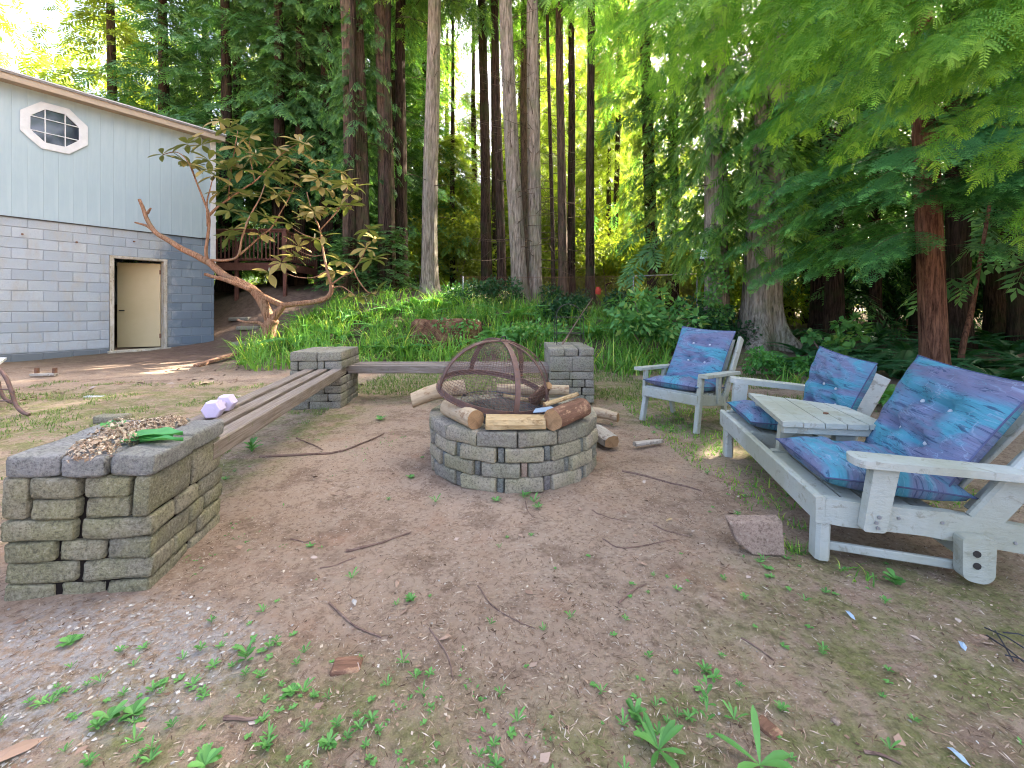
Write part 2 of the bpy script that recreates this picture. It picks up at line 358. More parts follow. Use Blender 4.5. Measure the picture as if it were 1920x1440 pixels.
def mat_plank():
    t = NT('weathered_bench_timber'); u = t.obj((1.2, 30, 30)); n = t.noise(u, 3, 7, .7); w = t.world()
    c = t.ramp(n, [(.3, (.10, .075, .058)), (.5, (.20, .16, .125)), (.72, (.33, .29, .25))])
    c = t.mix(t.ramp(t.noise(w, 6, 4), [(.45, 0.), (.7, .5)]), c, (.20, .17, .155))
    c = t.mix(t.ramp(t.noise(w, 30, 4), [(.6, 0.), (.7, .5)]), c, (.12, .13, .06))
    return t.done(t.bsdf(c, .8, n, .9, .004, .2))
M['plank'] = mat_plank()
def mat_paint():
    t = NT('weathered_white_paint'); w = t.obj(); n = t.noise(w, 4, 5, .7); f = t.noise(t.obj((3, 3, 3)), 5, 6, .7, .6); g = t.noise(t.obj((2.2, 2.2, 9)), 9, 6, .7)
    c = t.ramp(n, [(.3, (.32, .345, .30)), (.7, (.46, .48, .445))])
    c = t.mix(t.ramp(f, [(.56, 0.), (.64, .6)]), c, (.17, .155, .115))
    c = t.mix(t.ramp(t.noise(w, 2.1, 4), [(.44, 0.), (.62, .7)]), c, (.27, .275, .19))
    c = t.mix(t.ramp(g, [(.63, 0.), (.74, .55)]), c, (.08, .07, .055))
    return t.done(t.bsdf(c, .75, t.math('ADD', f, g), .8, .004, .3))
M['paint'] = mat_paint()
def mat_cushion():
    t = NT('batik_cushion'); u = t.obj((1, 1, 1), uv=True); r = t.rnd(); om = t.n('ShaderNodeVectorMath'); om.operation = 'ADD'
    cmb = t.n('ShaderNodeCombineXYZ'); t.l(t.math('MULTIPLY', r, 9.0), cmb.inputs[0]); t.l(t.math('MULTIPLY', r, 23.0), cmb.inputs[2]); t.l(u, om.inputs[0]); t.l(cmb.outputs[0], om.inputs[1]); v = om.outputs[0]
    mp = t.n('ShaderNodeMapping'); mp.inputs['Scale'].default_value = (.7, 2.0, 1); t.l(v, mp.inputs[0])
    n = t.noise(mp.outputs[0], 1.5, 4, .55, 1.0)
    c = t.ramp(n, [(.30, (.055, .19, .25)), (.40, (.07, .25, .33)), (.46, (.10, .20, .29)), (.53, (.13, .155, .25)), (.66, (.145, .145, .225)), (.8, (.085, .095, .15))])
    mp2 = t.n('ShaderNodeMapping'); mp2.inputs['Scale'].default_value = (1.2, 5.5, 1); t.l(v, mp2.inputs[0])
    st = t.noise(mp2.outputs[0], 3.2, 6, .75, 1.5)
    c = t.mix(t.ramp(st, [(.40, .8), (.45, 0.)]), c, (.035, .06, .12))
    c = t.mix(t.ramp(st, [(.60, 0.), (.66, .6)]), c, (.15, .33, .42))
    dn = t.noise(v, 4, 4, .6); ad = t.n('ShaderNodeVectorMath'); ad.operation = 'MULTIPLY_ADD'
    t.l(v, ad.inputs[0]); ad.inputs[1].default_value = (1, 1, 1); cb = t.n('ShaderNodeCombineXYZ'); t.l(t.math('MULTIPLY', dn, .7), cb.inputs[0]); t.l(t.math('MULTIPLY', n, .9), cb.inputs[1]); t.l(cb.outputs[0], ad.inputs[2])
    vv = t.vor(ad.outputs[0], 4.6, 'DISTANCE_TO_EDGE'); vein = t.math('MULTIPLY', t.ramp(vv, [(0, 1.), (.028, 0.)]), t.ramp(t.noise(v, 3.0, 3), [(.45, 0.), (.6, .75)]))
    c = t.mix(vein, c, (.22, .29, .40))
    fol = t.noise(mp.outputs[0], 6, 4, .6, .8)
    return t.done(t.bsdf(c, .85, t.math('ADD', fol, t.math('MULTIPLY', t.noise(u, 220, 2), .08)), .7, .02, .15))
M['cushion'] = mat_cushion()
M['cushion_back'] = simple('dark_piping', (.05, .06, .12), (.09, .11, .2), 20)
M['button'] = simple('white_button', (.5, .52, .55), (.55, .56, .58), 20, .4)
def mat_log(name, a, b, d, endc=False):
    t = NT(name)
    if endc:
        o = t.obj(); n = t.noise(o, 18, 4, .6); ln = t.n('ShaderNodeVectorMath'); ln.operation = 'LENGTH'; mp = t.obj((0, 1, 1)); t.l(mp, ln.inputs[0])
        rg = t.math('SINE', t.math('ADD', t.math('MULTIPLY', ln.outputs['Value'], 900.0), t.math('MULTIPLY', n, 9.0)))
        c = t.mix(t.ramp(rg, [(.2, .35), (.8, 0.)]), a, d); c = t.mix(t.ramp(n, [(.5, 0.), (.7, .6)]), c, d)
        return t.done(t.bsdf(c, .9, rg, .3, .002, .1))
    o = t.obj((2.0, 22, 22)); n = t.noise(o, 2.4, 6, .7, .6); m = t.noise(t.obj((5, 9, 9)), 2.2, 5, .7)
    c = t.ramp(n, [(.3, a), (.7, b)]); c = t.mix(t.ramp(m, [(.54, 0.), (.64, .9)]), c, d)
    return t.done(t.bsdf(c, .9, t.math('ADD', n, m), .9, .008, .1))
M['log_pale'] = mat_log('peeled_log', (0.336, 0.248, 0.152), (0.48, 0.376, 0.248), (.22, .13, .07))
M['log_split'] = mat_log('split_wood', (0.304, 0.208, 0.096), (0.496, 0.368, 0.2), (.20, .13, .06))
M['log_bark'] = mat_log('bark_log', (.10, .055, .035), (.24, .13, .085), (.40, .25, .15))
M['log_end'] = mat_log('log_end', (.36, .22, .11), 0, (.14, .08, .04), True)
M['log_grey'] = mat_log('weathered_wood', (.30, .26, .21), (.50, .45, .37), (.16, .12, .09))
M['twig'] = mat_log('twig', (.13, .08, .06), (.26, .18, .14), (.08, .05, .04))
M['rhodo_bark'] = bark_mat('rhodo_bark', (.20, .095, .048), (.40, .235, .145), 6, moss=(.22, .16, .10), bd=.012)
M['lavender'] = simple('lavender_vinyl', (.50, .43, .57), (.56, .48, .62), 8, .5)
M['glass'] = NT('g').m
t_ = NT('window_glass'); M['glass'] = t_.done(t_.bsdf((.012, .02, .035), .06, spec=.9))
M['debris'] = None
t_ = NT('litter'); r_ = t_.isl(); M['debris'] = t_.done(t_.bsdf(t_.ramp(r_, [(0, (.07, .045, .03)), (.3, (.18, .115, .075)), (.6, (.28, .195, .13)), (.85, (.40, .31, .22)), (1, (.52, .45, .36))]), .9, spec=.1))
t_ = NT('pale_chips'); r_ = t_.isl(); M['chips'] = t_.done(t_.bsdf(t_.ramp(r_, [(0, (.22, .20, .17)), (.5, (.33, .305, .265)), (1, (.44, .42, .38))]), .9, spec=.1))
t_ = NT('dried_petals'); r_ = t_.isl(); M['dried'] = t_.done(t_.bsdf(t_.ramp(r_, [(0, (.19, .12, .075)), (.5, (.37, .27, .18)), (1, (.60, .51, .38))]), .9, spec=.1))
t_ = NT('dry_leaf'); r_ = t_.isl(); M['dryleaf'] = t_.done(t_.bsdf(t_.ramp(r_, [(0, (.16, .10, .07)), (.6, (.30, .20, .14)), (1, (.45, .38, .32))]), .8, spec=.2))
M['big_leaf'] = leaf_mat('big_leaf', (.05, .22, .06), (.12, .40, .12), .3, rough=.4, nsc=20)
def flat(name, c, rough=.6, spec=.3, metal=0.):
    t = NT(name); return t.done(t.bsdf(c, rough, spec=spec, metal=metal))
M['white'] = flat('white_plastic', (.7, .78, .8)); M['black'] = flat('black_plastic', (.03, .03, .035)); M['red'] = flat('red_plastic', (.6, .06, .03))
M['bluefoil'] = flat('pale_blue_scrap', (.27, .36, .45), .5)

# ------------------------------------------------------------------ ground: one sheet to the horizon
def ground():
    ys = [-60, -30, -15, -8, -4, -2, -1, -.5, 0]; y = .3
    while y < 70: ys.append(y); y += .0115 * max(y, .75)
    ys += [90, 120, 180, 260]; ys = np.array(ys)
    k = np.linspace(-1, 1, 361); xs = np.sinh(k * 4.6) / math.sinh(4.6) * 60; xs = np.concatenate([[-260, -120], xs, [120, 260]])
    X, Y = np.meshgrid(xs, ys); Z = tz(X, Y)
    nx = len(xs); v = np.stack([X.ravel(), Y.ravel(), Z.ravel()], 1)
    i = (np.arange(len(ys) - 1)[:, None] * nx + np.arange(nx - 1)[None]).ravel()
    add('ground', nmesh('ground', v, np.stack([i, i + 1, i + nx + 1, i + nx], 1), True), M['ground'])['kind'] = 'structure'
ground()

# ------------------------------------------------------------------ the house
W0 = Vector((-9.6, 7.8, 0)); WA = math.atan2(.8138, .5811)
def unit_block(name, c=.012, L=.4, Dp=.2, H=.2):
    m = MB(); x, y, z = L / 2, Dp / 2, H / 2; v = []
    for sy, q in ((-1, c), (1, 0)):
        for (sx, sz) in ((-1, -1), (1, -1), (1, 1), (-1, 1)): v.append((sx * (x - q * .6), sy * y, sz * (z - q * .6)))
    for (sx, sz) in ((-1, -1), (1, -1), (1, 1), (-1, 1)): v.append((sx * x, -y + c * .5, sz * z))
    f = [(0, 1, 2, 3), (7, 6, 5, 4)] + [(8 + i, 8 + (i + 1) % 4, (i + 1) % 4, i) for i in range(4)] + [(4 + i, 4 + (i + 1) % 4, 8 + (i + 1) % 4, 8 + i) for i in range(4)]
    m.put(v, f); return pmesh(name, m.v, m.f)
def house():
    h = empty('house', W0, WA, 'pale grey-blue house with a grey cinder block ground floor and octagonal window', 'house')
    meshes = {}
    DL, DR, DT = 1.50, 2.49, 2.2
    T1 = 3.455; k = 0; z = 2.81
    while z > 0.0:
        zc = z - .1015; t = -2.3 + (0 if k % 2 else .203)
        segs = []
        while t < T1:
            segs.append((t, min(t + .406, T1))); t += .406
        out = []
        for a, b in segs:
            if z <= DT + .01 and z > .12:
                if a < DL < b: out.append((a, DL))
                if a < DR < b: out.append((DR, b))
                if b <= DL or a >= DR: out.append((a, b))
            else: out.append((a, b))
        for a, b in out:
            if b - a < .05: continue
            L = round(b - a, 2)
            if L not in meshes: meshes[L] = unit_block('cinder_block', L=L - .009, H=.194)
            o = add('block', meshes[L], None if meshes[L].materials else M['cmu'], h, ((a + b) / 2, .1 + random.uniform(-.002, .003), zc))
        z -= .203; k += 1
    m = MB(); m.box((-.4, .115, 1.35), (3.78, .205, 2.9)); m.box((2.965, .115, 1.35), (.95, .205, 2.9)); m.box((1.995, .1155, 2.5), (.99, .2045, .6)); m.build('mortar', M['mortar'], h)
    # other walls, floor and roof
    m = MB(); m.box((-.4 + .2, 7.0, 2.6), (7.2, .2, 5.5)); m.box((3.34, 3.62, 2.6), (.2, 6.56, 5.4)); m.box((-3.7, 3.6, 2.6), (.2, 6.9, 5.4)); m.build('outer_wall', M['siding'], h)
    m = MB(); m.box((-.2, 3.6, .04), (6.9, 6.7, .08)); m.box((-.2, 3.6, 2.75), (6.9, 6.5, .1)); m.build('floor', M['mortar'], h)
    m = MB(); n = 16
    p = [(-.30, 5.47), (3.5, 6.15), (7.3, 5.47), (7.3, 5.40), (3.5, 6.05), (-.30, 5.40)]
    m.prism([(a, b) for a, b in p], (-4.0, 0, 0), (0, 1, 0), (0, 0, 1), (1, 0, 0), 7.62); m.build('roof', M['roof'], h)
    m = MB(); m.beam((-4.0, -.265, 5.365), (3.6, -.265, 5.365), .03, .17, ch=.003); m.build('fascia', M['fascia'], h)
    m = MB(); m.beam((-4.0, -.29, 5.452), (3.61, -.29, 5.452), .03, .02, ch=.002); m.build('drip_edge', M['trim'], h)
    m = MB(); m.box((-.2, -.11, 5.31), (7.55, .27, .02)); m.build('soffit', M['fascia'], h)
    # grooved siding boards
    t = -2.3; x = t; me = None
    while x < 3.36:
        w = min(.203, 3.37 - x); 
        if abs(w - .203) < 1e-6:
            if me is None:
                b_ = MB(); b_.beam((0, 0, 2.80), (0, 0, 5.30), .2022, .022, up=(0, 1, 0), ch=.0018); me = pmesh('siding_board', b_.v, b_.f)
            add('siding_board', me, None if me.materials else M['siding'], h, (x + w / 2, -.013, 0))
        x += .203
    m = MB(); m.box((.5, .06, 4.05), (5.9, .12, 2.46)); m.build('siding_backing', M['siding'], h)
    m = MB(); m.beam((3.42, -.018, 2.10), (3.42, -.018, 5.30), .11, .045, up=(0, 1, 0)); m.build('corner_trim', M['trim'], h)
    m = MB(); m.beam((-2.3, -.012, 2.79), (3.36, -.012, 2.79), .03, .02); m.build('flashing', M['metal_dark'], h)
    # octagonal window
    cx, cz = .70, 4.66; wf = MB(); a0 = .46; a1 = .33; c8 = math.tan(R(22.5))
    win = add('window', pmesh('window', [(0, 0, 0)], []), None, h, (cx, -.03, cz))
    def oc(a): return [(a * c8, -a), (a, -a * c8), (a, a * c8), (a * c8, a), (-a * c8, a), (-a, a * c8), (-a, -a * c8), (-a * c8, -a)]
    o_, i_ = oc(a0), oc(a1)
    for k in range(8):
        q = MB(); k2 = (k + 1) % 8; q.prism([o_[k], o_[k2], i_[k2], i_[k]], (0, -.02, 0), (1, 0, 0), (0, 0, 1), (0, 1, 0), .04)
        q.build('frame_board', M['trim'], win)
    g = a1 * c8
    for s in (-1, 1):
        q = MB(); q.beam((s * g, -.004, -a1 + .001), (s * g, -.004, a1 - .001), .018, .012, up=(0, 1, 0), ch=.002); q.build('muntin', M['trim'], win)
        q = MB(); q.beam((-a1 + .001, -.0075, s * g), (a1 - .001, -.0075, s * g), .012, .018, ch=.002); q.build('muntin', M['trim'], win)
    cells = [[(-g, -g), (g, -g), (g, g), (-g, g)], [(-g, -a1), (g, -a1), (g, -g), (-g, -g)], [(-g, g), (g, g), (g, a1), (-g, a1)], [(g, -g), (a1, -g), (a1, g), (g, g)], [(-a1, -g), (-g, -g), (-g, g), (-a1, g)],
             [(g, -a1), (a1, -g), (g, -g)], [(g, g), (a1, g), (g, a1)], [(-a1, g), (-g, g), (-g, a1)], [(-a1, -g), (-g, -a1), (-g, -g)]]
    for cpoly in cells:
        q = MB(); q.prism(cpoly, (0, .004, 0), (1, 0, 0), (0, 0, 1), (0, 1, 0), .004); q.build('pane', M['glass'], win)
    # doorway and the half-open cream door
    fr = MB()
    for a, b, w_, d_ in (((1.535, .06, .12), (1.535, .06, 2.145), .07, .2), ((2.455, .06, .12), (2.455, .06, 2.145), .07, .2)):
        q = MB(); q.beam(a, b, w_, d_, up=(0, 1, 0), jit=.003); q.build('jamb', M['jamb'], h)
    q = MB(); q.beam((1.495, .06, 2.172), (2.495, .06, 2.172), .2, .052, jit=.003); q.build('door_head', M['jamb'], h)
    q = MB(); q.beam((1.46, .02, .10), (2.54, .02, .10), .30, .05, jit=.002); q.build('threshold', M['jamb'], h)
    d = add('door', pmesh('door', *(lambda b: (b.v, b.f))(MB().beam((0, 0, .15), (0, 0, 2.10), .80, .04, up=(0, 1, 0)))), M['door'], h)
    th = R(33); d.location = (2.415 - .40 * math.cos(th), .15 + .40 * math.sin(th), 0); d.rotation_euler = (0, 0, -th)
    q = MB(); q.tube([(-.34, -.02, 1.0), (-.34, -.07, 1.0), (-.25, -.075, 1.0)], .012, 8); q.build('handle', M['metal_dark'], d)
    for hz in (.4, 1.9):
        q = MB(); q.beam((.395, -.022, hz - .05), (.395, -.022, hz + .05), .03, .01, up=(0, 1, 0)); q.build('hinge', M['rust'], d)
    q = MB(); q.box((1.0, 2.4, 1.2), (.5, .5, .9)); q.build('inner_cabinet', M['deck'], h)
    for (tt, zz) in ((.27, 2.48), (1.0, 2.42), (1.9, 2.55)):
        q = MB(); q.tube([(tt, -.002, zz), (tt, -.05, zz - .005)], .018, 6); q.build('bolt', M['rust'], h)
house()

def deck():
    d = empty('deck', (-8.3, 13.4, 0), 0, 'raised red-brown timber deck with baluster railing behind the house corner', 'deck')
    x0, x1, y0, y1, z = -1.6, 1.42, -.75, 1.3, 2.42
    for i in range(int((y1 - y0) / .15)):
        yy = y0 + .075 + i * .15
        m = MB(); m.beam((x0, yy, z), (x1, yy, z), .143, .035); m.build('board', M['deck'], d)
    m = MB(); m.beam((x0, y0 - .02, z - .12), (x1, y0 - .02, z - .12), .04, .2); m.build('rim_joist', M['deck'], d)
    m = MB(); m.beam((x1 + .02, y0, z - .12), (x1 + .02, y1, z - .12), .04, .2); m.build('rim_joist', M['deck'], d)
    for xx in (x0 + .1, -.1, x1 - .05):
        m = MB(); m.beam((xx, y0 + .05, .9), (xx, y0 + .05, z + 1.06), .09, .09, up=(0, 1, 0)); m.build('post', M['deck'], d)
    m = MB(); m.beam((x1 - .05, y1, .9), (x1 - .05, y1, z + 1.06), .09, .09, up=(0, 1, 0)); m.build('post', M['deck'], d)
    for zz in (z + .98, z + .12):
        m = MB(); m.beam((x0, y0 + .05, zz), (x1, y0 + .05, zz), .05, .07); m.build('rail', M['deck'], d)
        m = MB(); m.beam((x1 - .05, y0, zz), (x1 - .05, y1, zz), .05, .07); m.build('rail', M['deck'], d)
    m = MB(); m.beam((x0, y0 + .05, z + 1.03), (x1 + .05, y0 + .05, z + 1.03), .14, .035); m.build('handrail', M['deck'], d)
    b_ = MB(); b_.beam((0, 0, 0), (0, 0, .86), .035, .035, up=(0, 1, 0)); me = pmesh('baluster', b_.v, b_.f); me.materials.append(M['deck'])
    for i in range(23): add('baluster', me, None, d, (x0 + .16 + i * .125, y0 + .02, z + .12))
    for i in range(15): add('baluster', me, None, d, (x1 - .05, y0 + .15 + i * .13, z + .12))
deck()
# ------------------------------------------------------------------ stone work
def stone_mesh(w, d, h, r=.014, n=2, seed=0, taper=0.0, jit=.0022):
    rg = np.random.default_rng(seed)
    def ax(L):
        a = L / 2; q = [-a, -a + r * .35, -a + r]; k = n
        return q + [-a + r + (L - 2 * r) * (i + 1) / (k + 1) for i in range(k)] + [a - r, a - r * .35, a]
    X, Yv, Z = ax(w), ax(d), ax(h); nx, ny, nz = len(X), len(Yv), len(Z); ids = {}; v = []; f = []
    core = np.array([w / 2 - r, d / 2 - r, h / 2 - r])
    lump = rg.uniform(-1, 1, (3, 4))
    def vid(i, j, k):
        key = (i, j, k)
        if key not in ids:
            q = np.array([X[i], Yv[j], Z[k]]); c = np.clip(q, -core, core); dd = q - c; L = np.linalg.norm(dd)
            if L > 1e-9: q = c + dd / L * r
            q = q + rg.normal(0, jit * .35, 3)
            ph = q * 22 + lump[:, 0] * 6; q = q + np.sin(ph[[1, 2, 0]] + lump[:, 1] * 3) * jit * .9
            corner = (abs(q[0]) / (w / 2)) * (abs(q[2]) / (h / 2))
            q[0] *= 1 - taper * (q[1] / d + .5)
            ids[key] = len(v); v.append(q)
        return ids[key]
    for i in range(nx - 1):
        for j in range(ny - 1):
            f.append((vid(i, j, 0), vid(i, j + 1, 0), vid(i + 1, j + 1, 0), vid(i + 1, j, 0)))
            f.append((vid(i, j, nz - 1), vid(i + 1, j, nz - 1), vid(i + 1, j + 1, nz - 1), vid(i, j + 1, nz - 1)))
    for i in range(nx - 1):
        for k in range(nz - 1):
            f.append((vid(i, 0, k), vid(i + 1, 0, k), vid(i + 1, 0, k + 1), vid(i, 0, k + 1)))
            f.append((vid(i, ny - 1, k), vid(i, ny - 1, k + 1), vid(i + 1, ny - 1, k + 1), vid(i + 1, ny - 1, k)))
    for j in range(ny - 1):
        for k in range(nz - 1):
            f.append((vid(0, j, k), vid(0, j, k + 1), vid(0, j + 1, k + 1), vid(0, j + 1, k)))
            f.append((vid(nx - 1, j, k), vid(nx - 1, j + 1, k), vid(nx - 1, j + 1, k + 1), vid(nx - 1, j, k + 1)))
    return pmesh('stone', v, f, True)
_sc = [0]
def stone(parent, c, size, mat, rz=0, r=.012, n=0, taper=0, gap=.006, jit=.002, tilt=.008):
    _sc[0] += 1
    me = stone_mesh(size[0] - gap, size[1] - gap * .5, size[2] - gap * .6, r, n, _sc[0], taper, jit)
    o = add('stone', me, mat, parent, c); o.rotation_euler = (random.uniform(-tilt, tilt), random.uniform(-tilt, tilt), rz + random.uniform(-tilt, tilt)); return o

def left_pillar():
    p = empty('stone_pillar', (-1.362, 1.568, 0), R(9.8), 'nearest block pillar at the left edge, topped with dried flowers and green leaves', 'pillar', 'block pillars of the bench seats')
    p.rotation_euler = (0, R(2.6), R(9.8)); H = .0795; top = .508
    # (w0, w1, y0, y1, courses)  w measured to the left from the right corner
    rows = {0: [(0, .147, 0, .262, 1), (.157, .300, 0, .262, 1), (.303, .480, 0, .30, 1), (0, .150, .265, .525, 1), (.153, .305, .265, .525, 1), (.308, .48, .303, .525, 1)],
            1: [(0, .063, 0, .28, 2), (.072, .222, 0, .2, 1), (.232, .382, 0, .2, 1), (.390, .478, 0, .26, 2), (0, .15, .285, .525, 2), (.2, .478, .3, .52, 2)],
            2: [(.070, .220, 0, .2, 1), (.235, .384, 0, .2, 1)],
            3: [(0, .236, 0, .16, 1), (.244, .476, 0, .2, 1), (0, .15, .165, .32, 1), (0, .15, .33, .525, 1), (.16, .476, .32, .52, 1)],
            4: [(0, .148, 0, .25, 1), (.156, .305, 0, .2, 1), (.312, .476, 0, .25, 1), (0, .15, .256, .37, 1), (0, .15, .378, .525, 1)],
            5: [(0, .236, 0, .15, 1), (.243, .474, 0, .2, 1), (0, .15, .156, .32, 1), (0, .15, .326, .525, 1)],
            6: [(0, .142, 0, .26, 1), (.152, .300, 0, .2, 1), (.312, .476, 0, .2, 1), (0, .15, .265, .525, 1)]}
    for k, lst in rows.items():
        sh = -.035 * (6 - k) / 6
        for (a, b, y0, y1, c) in lst:
            z1 = top - k * H; z0 = z1 - c * H; m = M['stone_cap'] if k == 0 else M['stone_left']
            dx = random.uniform(-.003, .003); dy = random.uniform(-.004, .006) + sh
            stone(p, (-(a + b) / 2 + dx + (.012 if k == 0 else 0), (y0 + y1) / 2 + dy, (z0 + z1) / 2), (b - a, y1 - y0, z1 - z0), m, r=.014 if c == 1 else .019, n=2, gap=.006, jit=.004)
    m = MB(); m.box((-.24, .26 - .01, .20), (.44, .47, .44)); m.build('core', M['dark'], p)
left_pillar()

def masonry(name, loc, rz, W, D, H, z0, courses, label, mat, cap=None, skip=None):
    p = empty(name, loc, rz, label, 'pillar', 'block pillars of the bench seats')
    z = z0
    for k, (hm, fronts, backs) in enumerate(courses):
        h = H * hm; nrow = len(backs) + 1; dd = D / nrow
        for r_, xs in enumerate([fronts] + backs):
            x = 0; tot = sum(xs)
            for w_ in xs:
                w2 = w_ / tot * W; cx = x + w2 / 2; cyy = r_ * dd + dd / 2; x += w2
                if skip and skip(k, cx, cyy): continue
                mt = cap if (cap and k >= len(courses) - 1) else mat
                stone(p, (cx + random.uniform(-.004, .004), cyy + random.uniform(-.006, .004), z + h / 2), (w2, dd, h), mt, r=.014, n=1, gap=.005, jit=.003, tilt=.012)
        z += h
    m = MB(); m.box((W / 2, D / 2, z0 + .18), (W - .05, D - .05, .36)); m.build('core', M['dark'], p)
    return p
masonry('stone_pillar', (-2.33, 4.36, 0), R(4), .53, .62, .083, -.02,
        [(1, [.22, .26, .13], [[.3, .3], [.2, .4]]), (1, [.14, .3, .16], [[.4, .2], [.2, .4]]), (1, [.26, .14, .2], [[.3, .3], [.4, .2]]), (1, [.18, .3, .12], [[.2, .4], [.3, .3]]),
         (1.05, [.1, .5], [[.1, .5], [.25, .35]]), (1.1, [.10, .24, .08, .22], [[.3, .3], [.4, .2]]), (1.25, [.34, .31], [[.32, .32]])],
        'far left corner pillar of grey blocks where the two timber benches meet', M['stone_grey'], M['stone_grey'], skip=lambda k, x, y: (k == 4 and x > .08 and y < .42))
masonry('stone_pillar', (.41, 4.60, 0), R(-1), .50, .92, .0866, 0.0,
        [(1, [.2, .2, .1], [[.25, .25]] * 3), (1, [.12, .24, .14], [[.25, .25]] * 3), (1, [.26, .14, .1], [[.25, .25]] * 3), (1, [.24, .28], [[.25, .25]] * 3), (2, [.26, .25], [[.25, .25]] * 3), (1, [.17, .15, .17], [[.17, .17, .17]] * 3)][:5] + [(1, [.17, .15, .17], [[.17, .17, .17]] * 3)],
        'right back pillar of grey blocks with a thin wire trellis standing on it', M['stone_grey'])

def bench(a0, a1, left, label, n=3):
    """planks from a0 to a1 (right/front edge line), stacked to the left/back side"""
    a0 = Vector(a0); a1 = Vector(a1); d = (a1 - a0).normalized(); c = (a0 + a1) / 2; ang = math.atan2(d.y, d.x)
    b = empty('timber_bench', c, ang, label, 'bench', 'timber benches between the pillars'); L = (a1 - a0).length; s = 1 if left else -1
    for k in range(n):
        m = MB(); m.beam((-L / 2, s * (.047 + k * .142), -.045), (L / 2, s * (.047 + k * .142), -.045), .094, .089, jit=.0015, ch=.006)
        o = m.build('plank', M['plank'], b)
bench((-1.42, 1.98, .412), (-1.84, 4.62, .412), True, 'long timber bench of three planks running from the near pillar to the corner pillar')
bench((-1.95, 4.68, .405), (.62, 4.68, .405), True, 'rear timber bench of three planks behind the fire pit')

# ------------------------------------------------------------------ fire pit
PC = Vector((.008, 2.97, 0)); PR = .58
def fire_pit():
    p = empty('fire_pit', PC, 0, 'round fire pit of pale tumbled blocks in the middle of the clearing', 'fire pit')
    H = .0875; top = .332
    def ring(k, n, off, wb, wf, foff=None):
        zc = top - (k + .5) * H
        for i in range(n):
            a = R(off + 360 / n * i); rr = PR - .085 + random.uniform(-.006, .006)
            x, y = math.sin(a) * rr, -math.cos(a) * rr
            mt = M['stone_pit'] if random.random() > .25 else M['stone_grey']
            stone(p, (x, y, zc), (wb, .17, H), mt, rz=a, r=.012, n=1, gap=.005, taper=.12, jit=.003, tilt=.012)
            if wf:
                a2 = R(off + 360 / n * (i + .5)); rr = PR - .075 + random.uniform(-.004, .006)
                mt = M['stone_red'] if (k == 2 and abs((off + 360 / n * (i + .5)) % 360 - 6.3) < 5) else M['stone_filler']
                stone(p, (math.sin(a2) * rr, -math.cos(a2) * rr, zc), (wf, .13, H - .003), mt, rz=a2, r=.005, n=0, gap=.004, jit=.0015)
    ring(0, 15, -9.5, .243, 0); ring(1, 13, 6.5, .233, .040); ring(2, 13, -7.5, .233, .040); ring(3, 13, 6.3, .233, .042)
    m = MB(); n = 40
    for (r0, r1, z0, z1) in ((.415, .415, -.02, .30), (.5, .5, -.02, .315)):
        pass
    v = []; f = []
    prof = [(.505, -.03), (.505, .312), (.415, .318), (.41, .16), (.0, .15)]
    for (r_, z_) in prof:
        for i in range(n): v.append((r_ * math.cos(2 * math.pi * i / n), r_ * math.sin(2 * math.pi * i / n), z_ + (random.uniform(-.01, .01) if r_ < .4 else 0)))
    for j in range(len(prof) - 1):
        for i in range(n): f.append((j * n + i, j * n + (i + 1) % n, (j + 1) * n + (i + 1) % n, (j + 1) * n + i))
    add('core', pmesh('core', v, f), M['dark'], p)
    v = []; f = []; prof = [(.42, .30), (.40, .325), (.37, .335), (.36, .33), (.30, .26), (.0, .22)]
    for (r_, z_) in prof:
        for i in range(n): v.append((r_ * math.cos(2 * math.pi * i / n), r_ * math.sin(2 * math.pi * i / n), z_))
    for j in range(len(prof) - 1):
        for i in range(n): f.append((j * n + i, j * n + (i + 1) % n, (j + 1) * n + (i + 1) % n, (j + 1) * n + i))
    add('steel_ring', pmesh('steel_ring', v, f, True), M['metal_dark'], p)
fire_pit()

